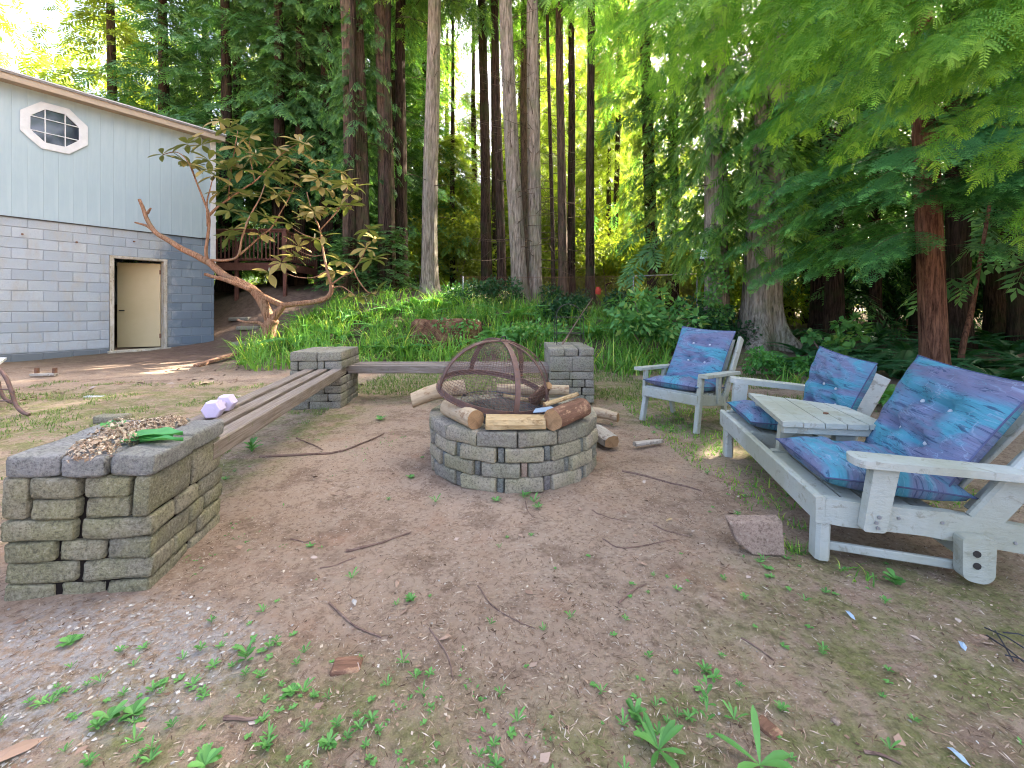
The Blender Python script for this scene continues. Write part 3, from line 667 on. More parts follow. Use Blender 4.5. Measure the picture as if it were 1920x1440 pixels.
def dome_screen():
    c = Vector((-.125, 2.91, .475)); nrm = Vector((.175, -.145, .97)).normalized(); rot = nrm.to_track_quat('Z', 'Y').to_euler()
    d = empty('spark_screen', c, 0, 'rusty brown domed spark screen tilted over the logs on the fire pit', 'fire screen'); d.rotation_euler = rot
    q = rot.to_matrix().inverted(); Rr, Hh = .385, .355
    def az(world_deg): # keep azimuths in world terms
        w = q @ Vector((math.cos(R(world_deg)), math.sin(R(world_deg)), 0)); return math.atan2(w.y, w.x)
    def strap(name, pts, w, t, outw):
        m = MB(); pts = [Vector(p) for p in pts]; b = []
        for i, p in enumerate(pts):
            dd = (pts[min(i + 1, len(pts) - 1)] - pts[max(i - 1, 0)]).normalized(); o = outw(p); s = dd.cross(o).normalized(); o = s.cross(dd).normalized()
            b.append([p + s * w / 2 + o * t / 2, p - s * w / 2 + o * t / 2, p - s * w / 2 - o * t / 2, p + s * w / 2 - o * t / 2])
        v = [x for y in b for x in y]; f = []
        for i in range(len(pts) - 1):
            for k in range(4): f.append((i * 4 + k, i * 4 + (k + 1) % 4, (i + 1) * 4 + (k + 1) % 4, (i + 1) * 4 + k))
        m.put(v, f); return m.build(name, M['metal_brown'], d)
    n = 48
    strap('rim', [(Rr * math.cos(2 * math.pi * i / n), Rr * math.sin(2 * math.pi * i / n), 0) for i in range(n + 1)], .036, .008, lambda p: Vector((p.x, p.y, 0)).normalized())
    strap('rim_flange', [((Rr + .0) * math.cos(2 * math.pi * i / n), (Rr + .0) * math.sin(2 * math.pi * i / n), -.014) for i in range(n + 1)], .006, .034, lambda p: Vector((p.x, p.y, 0)).normalized())
    for wa in (203, 122, 62, 8, -24, -66):
        a = az(wa); pts = []
        for i in range(17):
            t = math.pi / 2 * i / 16; r_ = Rr * math.cos(t) ** .92 + .003; pts.append((r_ * math.cos(a), r_ * math.sin(a), Hh * math.sin(t) + .004))
        strap('strap', pts, (.036 if wa not in (8, -24) else .018), .008, lambda p: Vector((p.x / Rr ** 2, p.y / Rr ** 2, p.z / Hh ** 2)).normalized())
    m = MB(); m.tube([(0, 0, Hh + .004), (0, 0, Hh + .012)], .035, 12); m.build('top_plate', M['metal_brown'], d)
    m = MB(); m.tube(curve_pts([(-.03, 0, Hh + .01), (-.015, .0, Hh + .035), (.015, 0, Hh + .035), (.03, 0, Hh + .01)], 4), .004, 6); m.build('handle', M['metal_dark'], d)
    # fine wire mesh, real wires
    v = []; f = []
    def wire(pts):
        pts = [Vector(p) for p in pts]
        for i in range(len(pts) - 1):
            a, b = pts[i], pts[i + 1]; t = (b - a).normalized(); o = a.normalized(); s = t.cross(o).normalized() * .0011; k = len(v)
            v.extend([a - s, a + s, b + s, b - s]); f.append((k, k + 1, k + 2, k + 3))
    for i in range(110):
        a = 2 * math.pi * i / 110; wire([(Rr * math.cos(math.pi / 2 * j / 9) * math.cos(a), Rr * math.cos(math.pi / 2 * j / 9) * math.sin(a), Hh * math.sin(math.pi / 2 * j / 9)) for j in range(9)])
    for j in range(1, 32):
        t = math.pi / 2 * j / 33; wire([(Rr * math.cos(t) * math.cos(2 * math.pi * i / 36), Rr * math.cos(t) * math.sin(2 * math.pi * i / 36), Hh * math.sin(t)) for i in range(37)])
    add('wire_mesh', pmesh('wire_mesh', v, f), M['metal_brown'], d)
dome_screen()

def grate():
    g = empty('cooking_grate', (-.06, 2.90, .375), R(20), 'dark wire cooking grate lying inside the domed fire screen', 'grate'); g.rotation_euler = (R(8), R(7), R(22))
    m = MB()
    for i in range(27):
        y = -.26 + i * .02; L = math.sqrt(max(.30 ** 2 - y * y, .001)); m2 = MB(); m.tube([(-L, y, 0), (L, y, 0)], .0017, 5)
    for i in range(13):
        x = -.28 + i * .047; L = math.sqrt(max(.30 ** 2 - x * x, .001)); m.tube([(x, -L, .004), (x, L, .004)], .0018, 5)
    m.build('wires', M['steel'], g)
    m = MB(); m.tube([(.3 * math.cos(i * math.pi / 16), .3 * math.sin(i * math.pi / 16), 0) for i in range(33)], .004, 6, cap=False); m.build('rim', M['steel'], g)
grate()

def log(name, a, b, ra, rb, mat, label, n=14, bend=0.0, wob=.05, cat='log', end=True, split=False, seed=0, group='firewood logs around the fire pit'):
    a = Vector(a); b = Vector(b); c = (a + b) / 2; L = (b - a).length; x = (b - a).normalized(); rg = np.random.default_rng(seed + 50)
    prof = 1 + rg.normal(0, wob, n); prof = (prof + np.roll(prof, 1)) / 2; v = []; f = []; ns = 9
    for i in range(ns):
        t = i / (ns - 1); r = ra + (rb - ra) * t; off = bend * math.sin(math.pi * t)
        for k in range(n):
            an = 2 * math.pi * k / n; rr = r * prof[k] * (1 + rg.normal(0, wob * .25))
            y, z = math.cos(an) * rr, math.sin(an) * rr
            if split: 
                z = max(z, -r * .55); y = y * 1.0; z = min(z, r * .75 + .15 * y)
            v.append(((t - .5) * L, y, z + off))
    for i in range(ns - 1):
        for k in range(n): f.append((i * n + k, i * n + (k + 1) % n, (i + 1) * n + (k + 1) % n, (i + 1) * n + k))
    o = add(name, pmesh(name, v, f, not split), mat); o.location = c; o.rotation_euler = x.to_track_quat('X', 'Z').to_euler()
    tag(o, label, cat, group)
    for s, base in ((-1, 0), (1, (ns - 1) * n)):
        ev = [Vector(v[base + k]) + Vector((s * .0012, 0, 0)) for k in range(n)]; ce = sum(ev, Vector()) / n
        ev = [(q - ce) for q in ev] + [Vector((0, 0, 0))]; ff = [((k, (k + 1) % n, n) if s > 0 else ((k + 1) % n, k, n)) for k in range(n)]
        add('cut_end', pmesh('cut_end', ev, ff), M['log_end'] if end else mat, o, ce)
    return o
log('log', P(772, 752, 2.93), P(872, 727, 3.02), .052, .060, M['log_pale'], 'pale peeled log jutting out past the left side of the fire pit', bend=.022, seed=1)
log('log', (-.43, 2.79, .388), (-.215, 2.47, .388), .057, .057, M['log_pale'], 'thick pale log with its round cut end facing front on the left of the pit', wob=.03, seed=2, n=18)
log('split_log', (-.155, 2.465, .374), (.195, 2.475, .372), .052, .048, M['log_split'], 'yellow split log lying on the front rim of the pit', split=True, seed=3, n=12, wob=.16)
log('log', (.235, 2.42, .397), (.46, 2.72, .40), .062, .062, M['log_bark'], 'dark bark-covered log on the right front rim of the pit', wob=.06, seed=4, n=18)
log('log', (.66, 3.98, .055), (.965, 3.79, .055), .05, .04, M['log_pale'], 'pale bent log lying on the ground behind the pit to the right', bend=.02, seed=5)
log('split_log', (.66, 3.30, .075), (.745, 3.10, .05), .07, .065, M['log_grey'], 'grey split wedge of wood standing against the right side of the pit', split=True, seed=6, n=9)
log('log', (-.12, 3.42, .385), (.46, 3.36, .385), .042, .04, M['log_pale'], 'long thin pale log across the back rim of the pit', seed=7)
log('log', (.16, 3.02, .385), (.25, 2.86, .52), .045, .03, M['log_bark'], 'short dark forked branch standing inside the fire screen', seed=8, wob=.12)
log('split_log', (.20, 2.56, .455), (.42, 2.66, .50), .018, .016, M['log_split'], 'thin split stick resting on top of the bark-covered log', split=True, seed=9, n=8)
log('split_log', (-.06, 3.12, .39), (.24, 3.02, .36), .024, .02, M['log_split'], 'narrow split stick lying under the right side of the screen', split=True, seed=10, n=8)
log('driftwood', G(1190, 838) + Vector((0, 0, .02)), G(1241, 832) + Vector((0, 0, .02)), .026, .022, M['log_grey'], 'flat bleached piece of wood on the dirt right of the pit', split=True, seed=11, n=9, end=False, group='loose wood on the ground')
m = MB(); m.prism([(0, 0), (.13, .0), (.15, .03), (.12, .06), (.02, .05)], (.13, 2.60, .395), (1, .15, .05), (0, .9, .25), (0, 0, 1), .004)
tag(m.build('plastic_scrap', M['bluefoil']), 'pale blue scrap of plastic on the screen rim beside the bark log', 'scrap')

# ------------------------------------------------------------------ seats
def cushion(name, c, T, parent, buttons=(), nu=26, nv=26, seed=0, sag=.0, ruffle=.008):
    """c: four corners (u0v0, u1v0, u1v1, u0v1) of the lower face; thickness T along the normal"""
    c = [Vector(q) for q in c]; nrm = (c[1] - c[0]).cross(c[3] - c[0]).normalized(); rg = np.random.default_rng(seed); ph = rg.uniform(0, 6, 8)
    v = []; uv = []; f = []
    def pt(u, w): return (c[0] * (1 - u) + c[1] * u) * (1 - w) + (c[3] * (1 - u) + c[2] * u) * w
    W = (c[1] - c[0]).length; Hh = (c[3] - c[0]).length
    for side in (0, 1):
        for j in range(nv + 1):
            for i in range(nu + 1):
                u, w = i / nu, j / nv; U, Wv = 2 * u - 1, 2 * w - 1
                e = (max(0, 1 - abs(U) ** 2.6) ** .5) * (max(0, 1 - abs(Wv) ** 2.6) ** .5)
                pin = .018 * (1 - abs(U)) * abs(Wv) ** 6; 
                uu = u + (.5 - u) * .05 * (1 - Wv * Wv) * 0; 
                p = pt(u, w)
                # edges pulled in between the corners
                p = p + (pt(.5, w) - p) * (.045 * (1 - Wv * Wv) * abs(U) ** 4) + (pt(u, .5) - p) * (.05 * (1 - U * U) * abs(Wv) ** 4)
                dent = 0
                for (bu, bw) in buttons:
                    dx, dy = (u - bu) * W, (w - bw) * Hh; r2 = dx * dx + dy * dy; dent += .75 * math.exp(-r2 / .0011) + .30 * math.exp(-(dy * dy) / .0007) * math.exp(-dx * dx / .02)
                wr = ruffle * (math.sin(u * 23 + w * 9 + ph[0]) * math.sin(w * 17 + ph[1]) + .6 * math.sin(u * 41 + ph[2] + 6 * w) * math.sin(w * 35 + 5 * u + ph[3]))
                t = T * (.5 + .5 * e * (1 - min(dent, .85)) + (0 if e <= 0 else wr / T * e)) if side else T * (.5 - .5 * e ** .7)
                v.append(p + nrm * (t - sag * (1 - U * U) * (1 - Wv * Wv))); uv.append((u * W * 2, w * Hh * 2))
    K = (nu + 1) * (nv + 1)
    for side in (0, 1):
        for j in range(nv):
            for i in range(nu):
                a = side * K + j * (nu + 1) + i; q = (a, a + 1, a + nu + 2, a + nu + 1); f.append(q if side else q[::-1])
    o = add(name, pmesh(name, v, f, True, uv), M['cushion'], parent)
    edge = [v[K + i] for i in range(nu + 1)] + [v[K + j * (nu + 1) + nu] for j in range(1, nv + 1)] + [v[K + nv * (nu + 1) + i] for i in range(nu - 1, -1, -1)] + [v[K + j * (nu + 1)] for j in range(nv - 1, 0, -1)]
    mb = MB(); mb.tube(edge + [edge[0]], .0035, 6, cap=False); mb.build('piping', M['cushion_back'], o, True)
    for (bu, bw) in buttons:
        i, j = int(round(bu * nu)), int(round(bw * nv)); q = v[K + j * (nu + 1) + i]
        mb = MB(); mb.tube([q - nrm * .002, q + nrm * .004, q + nrm * .008], [.011, .0115, .006], 10); mb.build('button', M['button'], o, True)
    return o

def double_seat():
    o = Vector((1.307, 1.773, 0)); B = Vector((.9816, -.1908, 0)); Wd = Vector((.1908, .9816, 0))
    root = empty('double_armchair', o, 0, 'weathered white double garden seat with a built-in table between two blue batik cushions', 'garden seat')
    def L(s, w, z): # local coordinates; the seat stands slightly lower at its near end
        k = .84 + .16 * min(max(w / 1.25, -.1), 1.1)
        return B * s + Wd * w + Vector((0, 0, z * k))
    def board(name, a, b, w, h, up=(0, 0, 1), mat=None, **kw):
        m = MB(); m.beam(L(*a), L(*b), w, h, up, **kw); return m.build(name, mat or M['paint'], root)
    def plate(name, poly, w, t, mat=None):
        m = MB(); k = len(poly); v = [L(s, w, z) for s, z in poly] + [L(s, w + t, z) for s, z in poly]
        m.put(v, [tuple(range(k - 1, -1, -1)), tuple(range(k, 2 * k))] + [(i, (i + 1) % k, k + (i + 1) % k, k + i) for i in range(k)])
        return m.build(name, mat or M['paint'], root)
    def rounded(pts, r=.02, n=3):
        out = []; k = len(pts)
        for i in range(k):
            p0, p1, p2 = Vector(pts[i - 1]), Vector(pts[i]), Vector(pts[(i + 1) % k]); a = p1 + (p0 - p1).normalized() * min(r, (p0 - p1).length * .45); b = p1 + (p2 - p1).normalized() * min(r, (p2 - p1).length * .45)
            for j in range(n + 1):
                t = j / n; out.append(tuple((a * (1 - t) + p1 * t).lerp(p1 * (1 - t) + b * t, t)))
        return out
    # front rail, side rails
    plate_f = MB(); plate_f.beam(L(-.012, -.04, .250), L(-.012, 1.30, .250), .036, .112, ch=.006); plate_f.build('front_rail', M['paint'], root)
    side = rounded([(.008, .308), (.008, .185), (.06, .175), (.35, .165), (.80, .105), (.84, .135), (.83, .225), (.45, .285), (.2, .292)], .022)
    plate('side_rail', side, -.038, .036)
    for w in (.50, .80, 1.26): plate('side_rail', side, w, .036)
    # legs
    leg_r = rounded([(.455, .20), (.455, .02), (.475, .0), (.53, -.01), (.56, .02), (.565, .20)], .02)
    for w in (-.085, 1.25):
        plate('rear_leg', leg_r, w, .045)
    for w in (.0, 1.22):
        m = MB(); m.beam(L(.0, w, -.005), L(.008, w, .25 if w else .26), .055, .075, up=(0, 1, 0) if 0 else tuple(Wd), ch=.012); m.build('front_leg', M['paint'], root)
    board('stretcher', (.02, .02, .045), (.48, -.02, .03), .02, .035)
    board('rear_stretcher', (.51, -.02, .10), (.51, 1.24, .10), .03, .06)
    for k in range(5):   # seat slats
        s = .05 + k * .095
        board('seat_slat', (s, -.0, .285 - .012 * k), (s, .52, .285 - .012 * k), .075, .018); board('seat_slat', (s, .80, .285 - .012 * k), (s, 1.27, .285 - .012 * k), .075, .018)
    # back uprights and slats
    def back(w0, w1, s0, s1, z0, z1, ext=0.0):
        for w in (w0, w1):
            a, b = L(s0, w, z0), L(s1, w, z1); m = MB(); m.beam(a, b + (b - a) * ext, .035, .11, up=tuple((b - a).cross(Wd)), ch=.012); m.build('back_post', M['paint'], root)
        for k in range(4):
            w = w0 + .06 + (w1 - w0 - .12) * k / 3; m = MB(); m.beam(L(s0 + .02, w, z0 + .02), L(s1 + .01, w, z1 - .05), .075, .018, up=tuple((L(s1, w, z1) - L(s0, w, z0)).cross(Wd))); m.build('back_slat', M['paint'], root)
    back(-.02, .52, .56, .91, .24, .80); back(.80, 1.27, .50, .70, .26, .70)
    # arms
    def arm(w, s0, s1, z0, z1, width=.105):
        k = 7; v = []; c = []
        prof = []
        for i in range(7):
            a = math.pi / 2 + math.pi * i / 6; prof.append((s0 + .03 + .03 * math.cos(a), w + width / 2 * math.sin(a)))
        prof += [(s1, w - width / 2 * .75), (s1, w + width / 2 * .75)]
        m = MB(); vv = []
        for dz in (-.036, 0):
            for (s, ww) in prof:
                t = (s - s0) / (s1 - s0); vv.append(L(s, ww, z0 + (z1 - z0) * t + dz))
        n = len(prof); m.put(vv, [tuple(range(n)), tuple(range(2 * n - 1, n - 1, -1))] + [(i, n + i, n + (i + 1) % n, (i + 1) % n) for i in range(n)]); return m.build('armrest', M['paint'], root)
    arm(-.055, .085, .86, .540, .505); arm(1.30, .04, .56, .545, .50, .09)
    def post(w, s0, z0, s1, z1):
        plate('arm_post', rounded([(s0 - .035, z0), (s0 + .045, z0), (s1 + .05, z1), (s1 - .04, z1)], .015), w, .042)
    post(-.083, .155, .185, .20, .505); post(1.26, .07, .19, .10, .51); 
    for (s, z) in ((.165, .235), (.175, .262), (.17, .21)):
        m = MB(); p = L(s, -.083, z); m.tube([p, p - Wd * .006], .007, 8); m.build('bolt', M['metal_grey'], root)
    for (s, z) in ((.27, .24), (.42, .235), (.66, .17)):
        m = MB(); p = L(s, -.038, z); m.tube([p, p - Wd * .004], .006, 8); m.build('bolt', M['metal_grey'], root)
    for (s, z) in ((.50, .13), (.50, .075)):
        m = MB(); p = L(s, -.085, z); m.tube([p, p - Wd * .003], .013, 10); m.build('bolt', M['metal_dark'], root)
    # the table: five short boards over two aprons
    A, Bq, C, D = (.07, 1.03), (.516, .80), (.55, .454), (.037, .437); zt = .502
    for k in range(5):
        t0, t1 = k / 5 + .004, (k + 1) / 5 - .004
        def e(t): return (D[0] + (C[0] - D[0]) * t, D[1] + (C[1] - D[1]) * t), (A[0] + (Bq[0] - A[0]) * t, A[1] + (Bq[1] - A[1]) * t)
        (n0, f0), (n1, f1) = e(t0), e(t1); m = MB(); dz = random.uniform(-.002, .002)
        vv = [L(p[0], p[1], zt + dz + h) for h in (-.028, 0) for p in (n0, n1, f1, f0)]
        m.put(vv, [(3, 2, 1, 0), (4, 5, 6, 7), (0, 1, 5, 4), (1, 2, 6, 5), (2, 3, 7, 6), (3, 0, 4, 7)]); m.build('table_board', M['paint'], root)
    board('table_apron', (.05, .47, .452), (.545, .485, .452), .03, .045); board('table_apron', (.10, .98, .452), (.50, .77, .452), .03, .045)
    post(.51, .075, .19, .10, .46); post(.80, .28, .19, .33, .46); post(.51, .34, .19, .37, .46)
    m = MB(); p = L(.33, .62, zt + .004); m.box(p, (.022, .018, .008), .5); m.build('dead_leaf_scrap', M['log_bark'], root)
    # cushions lie on the seat but are separate things
    def cu(pts, T, label, btn, seed, sag=0.0):
        cc = [o + L(*p) for p in pts]; ctr = sum(cc, Vector()) / 4; r = empty('cushion_holder', ctr); bpy.data.objects.remove(r)
        ob = cushion('cushion', [q - ctr for q in cc], T, None, btn, seed=seed, sag=sag); ob.location = ctr; tag(ob, label, 'cushion', 'blue batik seat cushions'); return ob
    bt = [(.30, .62), (.70, .62), (.28, .30), (.70, .28)]
    cu([(.02, .49, .300), (.02, .0, .305), (.56, .0, .255), (.56, .49, .255)], .15, 'nearest seat cushion, purple and turquoise, on the right end of the double seat', [(.3, .45), (.7, .45)], 1)
    cu([(.52, .53, .285), (.52, .02, .275), (.84, .0, .845), (.80, .56, .84)], .16, 'nearest back cushion, largest, turquoise over purple with white buttons at the right edge', [(.36, .62), (.62, .62), (.30, .34), (.62, .30)], 2)
    cu([(.0, 1.26, .305), (.0, .80, .305), (.50, .80, .265), (.50, 1.26, .265)], .13, 'seat cushion partly under the table on the far half of the double seat', [(.3, .45), (.7, .45)], 3)
    cu([(.54, 1.20, .30), (.53, .76, .30), (.735, .76, .765), (.64, 1.18, .785)], .15, 'purple back cushion behind the little table on the double seat', [(.34, .55), (.62, .55), (.74, .36), (.3, .25)], 4)
double_seat()

def single_chair():
    o = Vector((1.252, 3.94, 0)); B = Vector((.79, .613, 0)); Wd = Vector((.613, -.79, 0)); W = .53
    root = empty('armchair', o, 0, 'single weathered white armchair with turquoise and purple cushions, farthest left of the seats', 'garden seat')
    def L(s, w, z): return B * s + Wd * w + Vector((0, 0, z))
    def board(name, a, b, w, h, up=(0, 0, 1), **kw):
        m = MB(); m.beam(L(*a), L(*b), w, h, up, **kw); return m.build(name, M['paint'], root)
    for w in (.0, W):
        board('front_leg', (-.03, w, -.005), (.05, w, .46 if w else .30), .055, .04, up=tuple(Wd), ch=.006)
        board('rear_leg', (.50, w, -.005), (.42, w, .26), .05, .035, up=tuple(Wd))
        board('side_rail', (.0, w, .27), (.50, w, .20), .03, .09)
        a, b = L(.42, w, .18), L(.80, w, .76); m = MB(); m.beam(a, b, .03, .08, up=tuple((b - a).cross(Wd)), ch=.012); m.build('back_post', M['paint'], root)
    board('front_rail', (-.0, .0, .265), (-.0, W, .265), .035, .085)
    board('armrest', (-.03, -.05, .475), (.56, -.05, .455), .085, .03); board('armrest', (.0, W + .04, .475), (.60, W + .04, .455), .085, .03)
    board('arm_post', (.05, -.03, .20), (.07, -.03, .46), .05, .03, up=tuple(Wd)); board('arm_post', (.36, -.03, .2), (.38, -.03, .455), .05, .03, up=tuple(Wd)); board('arm_post', (.30, W + .02, .2), (.32, W + .02, .455), .05, .03, up=tuple(Wd))
    for k in range(5): board('seat_slat', (.05 + k * .095, .01, .31 - .012 * k), (.05 + k * .095, W - .01, .31 - .012 * k), .07, .018)
    for k in range(4):
        w = .08 + (W - .16) * k / 3; a, b = L(.44, w, .22), L(.78, w, .74); m = MB(); m.beam(a, b, .07, .016, up=tuple((b - a).cross(Wd))); m.build('back_slat', M['paint'], root)
    for pts, T, label, btn, sd_ in (
        ([(.46, 0, .265), (-.02, .0, .318), (-.02, W, .318), (.46, W, .265)], .12, 'turquoise seat cushion of the single armchair', [(.4, .3), (.4, .7)], 8),
        ([(.38, 0.0, .31), (.38, W, .30), (.74, W - .0, .80), (.72, .0, .83)], .12, 'upright back cushion of the single armchair with four white buttons', [(.36, .70), (.64, .70), (.36, .40), (.64, .40)], 9)):
        cc = [o + L(*p) for p in pts]; ctr = sum(cc, Vector()) / 4
        nrm = (cc[1] - cc[0]).cross(cc[3] - cc[0])
        toward = Vector((0, 0, 1)) if sd_ == 8 else -B
        if nrm.dot(toward) < 0: cc = [cc[1], cc[0], cc[3], cc[2]]
        ob = cushion('cushion', [q - ctr for q in cc], T, None, btn, seed=sd_); ob.location = ctr; tag(ob, label, 'cushion', 'blue batik seat cushions')
single_chair()
# ------------------------------------------------------------------ small things lying about
def paver():
    c = Vector((1.065, 1.80, 0)); o = empty('concrete_paver', c, R(-2), 'pinkish tilted concrete block in the dirt beside the near front leg of the double seat', 'block')
    m = MB(); m.put([(-.125, 0, .122), (.105, 0, .130), (.105, -.02, -.01), (-.03, -.02, -.01), (-.095, -.01, .04), (-.12, .055, .128), (.11, .055, .136), (.11, .045, -.01), (-.03, .045, -.01), (-.09, .045, .04)],
                    [(0, 4, 3, 2, 1), (5, 6, 7, 8, 9), (0, 1, 6, 5), (1, 2, 7, 6), (2, 3, 8, 7), (3, 4, 9, 8), (4, 0, 5, 9)])
    b = m.build('face', M['stone_red'], o); md = b.modifiers.new('bevel', 'BEVEL'); md.width = .008; md.segments = 2
paver()
def loose_stone(x, y, sz, rz, label, mat='stone_grey', seed=0, cat='stone', tilt=0.0, group=None, sink=0.0):
    g = G(x, y); z = gz(g.x, g.y); o = add('loose_stone', stone_mesh(*sz, r=min(sz) * .3, n=1, seed=seed, jit=min(sz) * .06), M[mat], None, (g.x, g.y, z + sz[2] / 2 - .01 - sink)); o.rotation_euler = (tilt, .05, rz)
    return tag(o, label, cat, group)
loose_stone(211, 790, (.24, .13, .08), .25, 'loose grey block lying in the grass behind the near pillar', seed=3, cat='block')
loose_stone(650, 1243, (.085, .055, .03), .1, 'dark flat piece of bark half buried in the foreground dirt left of centre', 'log_bark', 5, 'bark', sink=.008)
loose_stone(1441, 1355, (.04, .055, .02), .5, 'small dark piece of bark beside the thistle leaves in the foreground', 'log_bark', 6, 'bark')
loose_stone(1567, 1342, (.022, .018, .014), .5, 'tiny tan pebble in the right foreground dirt', 'stone_red', 7)
loose_stone(180, 741, (.22, .07, .02), .2, 'pale flat curved scrap on the ground left of the long bench', 'trim', 8, 'scrap')
loose_stone(1350, 648, (.35, .2, .16), .4, 'grey rock at the foot of the bird feeder tree', 'stone_grey', 9)
for i, (x, y, lab) in enumerate([(452, 574, 'upper'), (468, 590, 'second'), (462, 637, 'third')]):
    Yd = [11.6, 11.0, 9.6][i]; X = PX(x, Yd); o = add('path_stone', stone_mesh(.55, .28, .10, r=.03, n=1, seed=20 + i, jit=.008), M['stone_grey'], None, (X, Yd, gz(X, Yd) + .02)); o.rotation_euler = (0, 0, .1 * i)
    tag(o, f'{lab} flat stone step on the dirt path beside the house corner', 'stone step')
def plank_on_ground():
    a = G(368, 687); b = G(482, 665); a = Vector((PX(368, 7.3), 7.3, gz(PX(368, 7.3), 7.3) + .03)); b = Vector((PX(482, 8.6), 8.6, gz(PX(482, 8.6), 8.6) + .06))
    m = MB(); m.beam(a, b, .12, .045, jit=.004); tag(m.build('loose_plank', M['log_bark']), 'weathered brown plank lying on the dirt in front of the flowering tree', 'plank')
plank_on_ground()
def wood_scrap():
    c = Vector((PX(84, 6.4), 6.4, 0)); o = empty('wood_offcut', c, .1, 'small wooden offcut with two upright stubs on the dirt near the house wall', 'offcut')
    m = MB(); m.beam((-.18, 0, .03), (.16, 0, .03), .07, .04); m.build('base', M['log_grey'], o)
    for x in (-.13, .12): m = MB(); m.beam((x, .02, .03), (x, .02, .13), .04, .05, up=(0, 1, 0)); m.build('stub', M['log_bark'], o)
wood_scrap()
def patio_table():
    # small metal patio table mostly outside the frame: one leg, its braces and the table edge show
    Y = 4.1; o = empty('patio_table', (-5.3, Y, 0), 0, 'brown metal patio table at the left edge, only a curved leg in view', 'table')
    for y in (0, .5):
        k = -.75 if y else 0; m = MB(); m.tube(curve_pts([(.20 + k, y, .47), (.27 + k, y, .43), (.33 + k, y, .33), (.37 + k, y, .22), (.41 + k, y, .10), (.47 + k, y, .03), (.54 + k, y, .0)], 4), .017, 8); m.build('leg', M['metal_brown'], o, True)
        m = MB(); m.tube(curve_pts([(-.50, y, .47), (-.6, y, .3), (-.66, y, .1), (-.78, y, 0)], 4), .017, 8); m.build('leg', M['metal_brown'], o, True)
        m = MB(); m.tube([(-.62, y, .25), (.37 + k, y, .25)], .008, 6); m.build('brace', M['metal_brown'], o)
        m = MB(); m.tube([(-.62, y, .12), (.40 + k, y, .14), (.39 + k, y, .24)], .007, 6); m.build('brace', M['metal_brown'], o)
    m = MB(); m.prism([(-.9, -.05), (.28, -.05), (-.35, .55), (-1.2, .55)], (0, 0, .475), (1, 0, 0), (0, 1, 0), (0, 0, 1), .025); m.build('table_top', M['trim'], o)
patio_table()
def dumbbell():
    a = P(401, 771, 2.44); b = P(424, 764, 2.60); c = (a + b) / 2; c.z = .412 + .048; d = (b - a); d.z = 0; ang = math.atan2(d.y, d.x)
    o = empty('dumbbell', c, ang, 'small lavender hex dumbbell lying on the near end of the long bench', 'dumbbell')
    for s in (-1, 1):
        m = MB(); m.tube([(s * .045, 0, 0), (s * .052, 0, 0), (s * .115, 0, 0), (s * .122, 0, 0)], [.046, .054, .054, .046], 6); m.build('head', M['lavender'], o)
        m = MB(); m.tube([(s * .1215, 0, 0), (s * .1235, 0, 0)], .02, 16); m.build('badge', M['lavender'], o)
    m = MB(); m.tube([(-.046, 0, 0), (0, 0, 0), (.046, 0, 0)], [.017, .021, .017], 12); m.build('grip', M['lavender'], o, True)
dumbbell()
def dried_flowers():
    top = .502
    spots = [(172, 838, .05, .035, 'pale dried flower head at the left end of the cluster on the near pillar'), (208, 822, .062, .045, 'largest dried flower head, half green, in the cluster on the near pillar'), (226, 802, .055, .04, 'brown dried flower head behind the green leaves on the near pillar'),
             (262, 800, .05, .035, 'small brown dried flower head in the middle of the near pillar top'), (292, 792, .05, .03, 'brown dried flower head lying towards the bench end of the near pillar'), (322, 783, .045, .025, 'dried flower head at the far end of the near pillar, closest to the dumbbell')]
    for k, (x, y, r, h, lab) in enumerate(spots):
        c = G(x, y + 6, top + .02); nfl = 320; u = rng.normal(size=(nfl, 3)); u /= np.linalg.norm(u, axis=1)[:, None]; u[:, 2] = np.abs(u[:, 2]); rr = rng.uniform(.72, 1.05, nfl)[:, None]
        ctr = u * np.array([r * 1.45, r * 1.2, h * 1.9]) * rr; v = []; f = []
        for p, q in zip(ctr, u):
            n_ = Vector(q) + Vector(rng.normal(0, .35, 3)); n_.normalize(); a = n_.orthogonal().normalized(); b = n_.cross(a); s = random.uniform(.006, .011); t = random.uniform(0, 6)
            for j in range(2):
                e1 = (a * math.cos(t + j * 1.57) + b * math.sin(t + j * 1.57)) * s; e2 = n_.cross(e1).normalized() * s * .45; i0 = len(v); P0 = Vector(p)
                v += [P0 - e1 + n_ * .002, P0 - e2, P0 + e1 + n_ * .002, P0 + e2]; f.append((i0, i0 + 1, i0 + 2, i0 + 3))
        o = add('dried_flower_head', pmesh('dried_flower_head', v, f), M['dried'], None, (c.x, c.y, top - .002)); tag(o, lab, 'dried flower', 'dried flower heads on the near pillar')
        m = MB(); m.tube([(0, 0, .008), (.05, -.02, .006), (.09, -.01, .004)], .003, 5); m.build('stem', M['twig'], o)
dried_flowers()
def big_leaf(c, L, W, ang, lab, curl=.008, tilt=.03):
    v = []; f = []; n = 9
    for i in range(n):
        t = i / (n - 1); w = W * math.sin(math.pi * min(t ** .75, 1)) ** .8 * .5 + .001
        for j, s in enumerate((-1, -.5, 0, .5, 1)): v.append((L * t, s * w, .012 + curl * math.sin(math.pi * t) + abs(s) * .012 * (1 + math.sin(t * 14) * .3) + tilt * L * t * .2))
    for i in range(n - 1):
        for j in range(4): f.append((i * 5 + j, i * 5 + j + 1, i * 5 + 6 + j, i * 5 + 5 + j))
    o = add('cut_leaf', pmesh('cut_leaf', v, f, True), M['big_leaf'], None, c, (0, 0, ang)); tag(o, lab, 'leaf', 'cut green leaves on the near pillar')
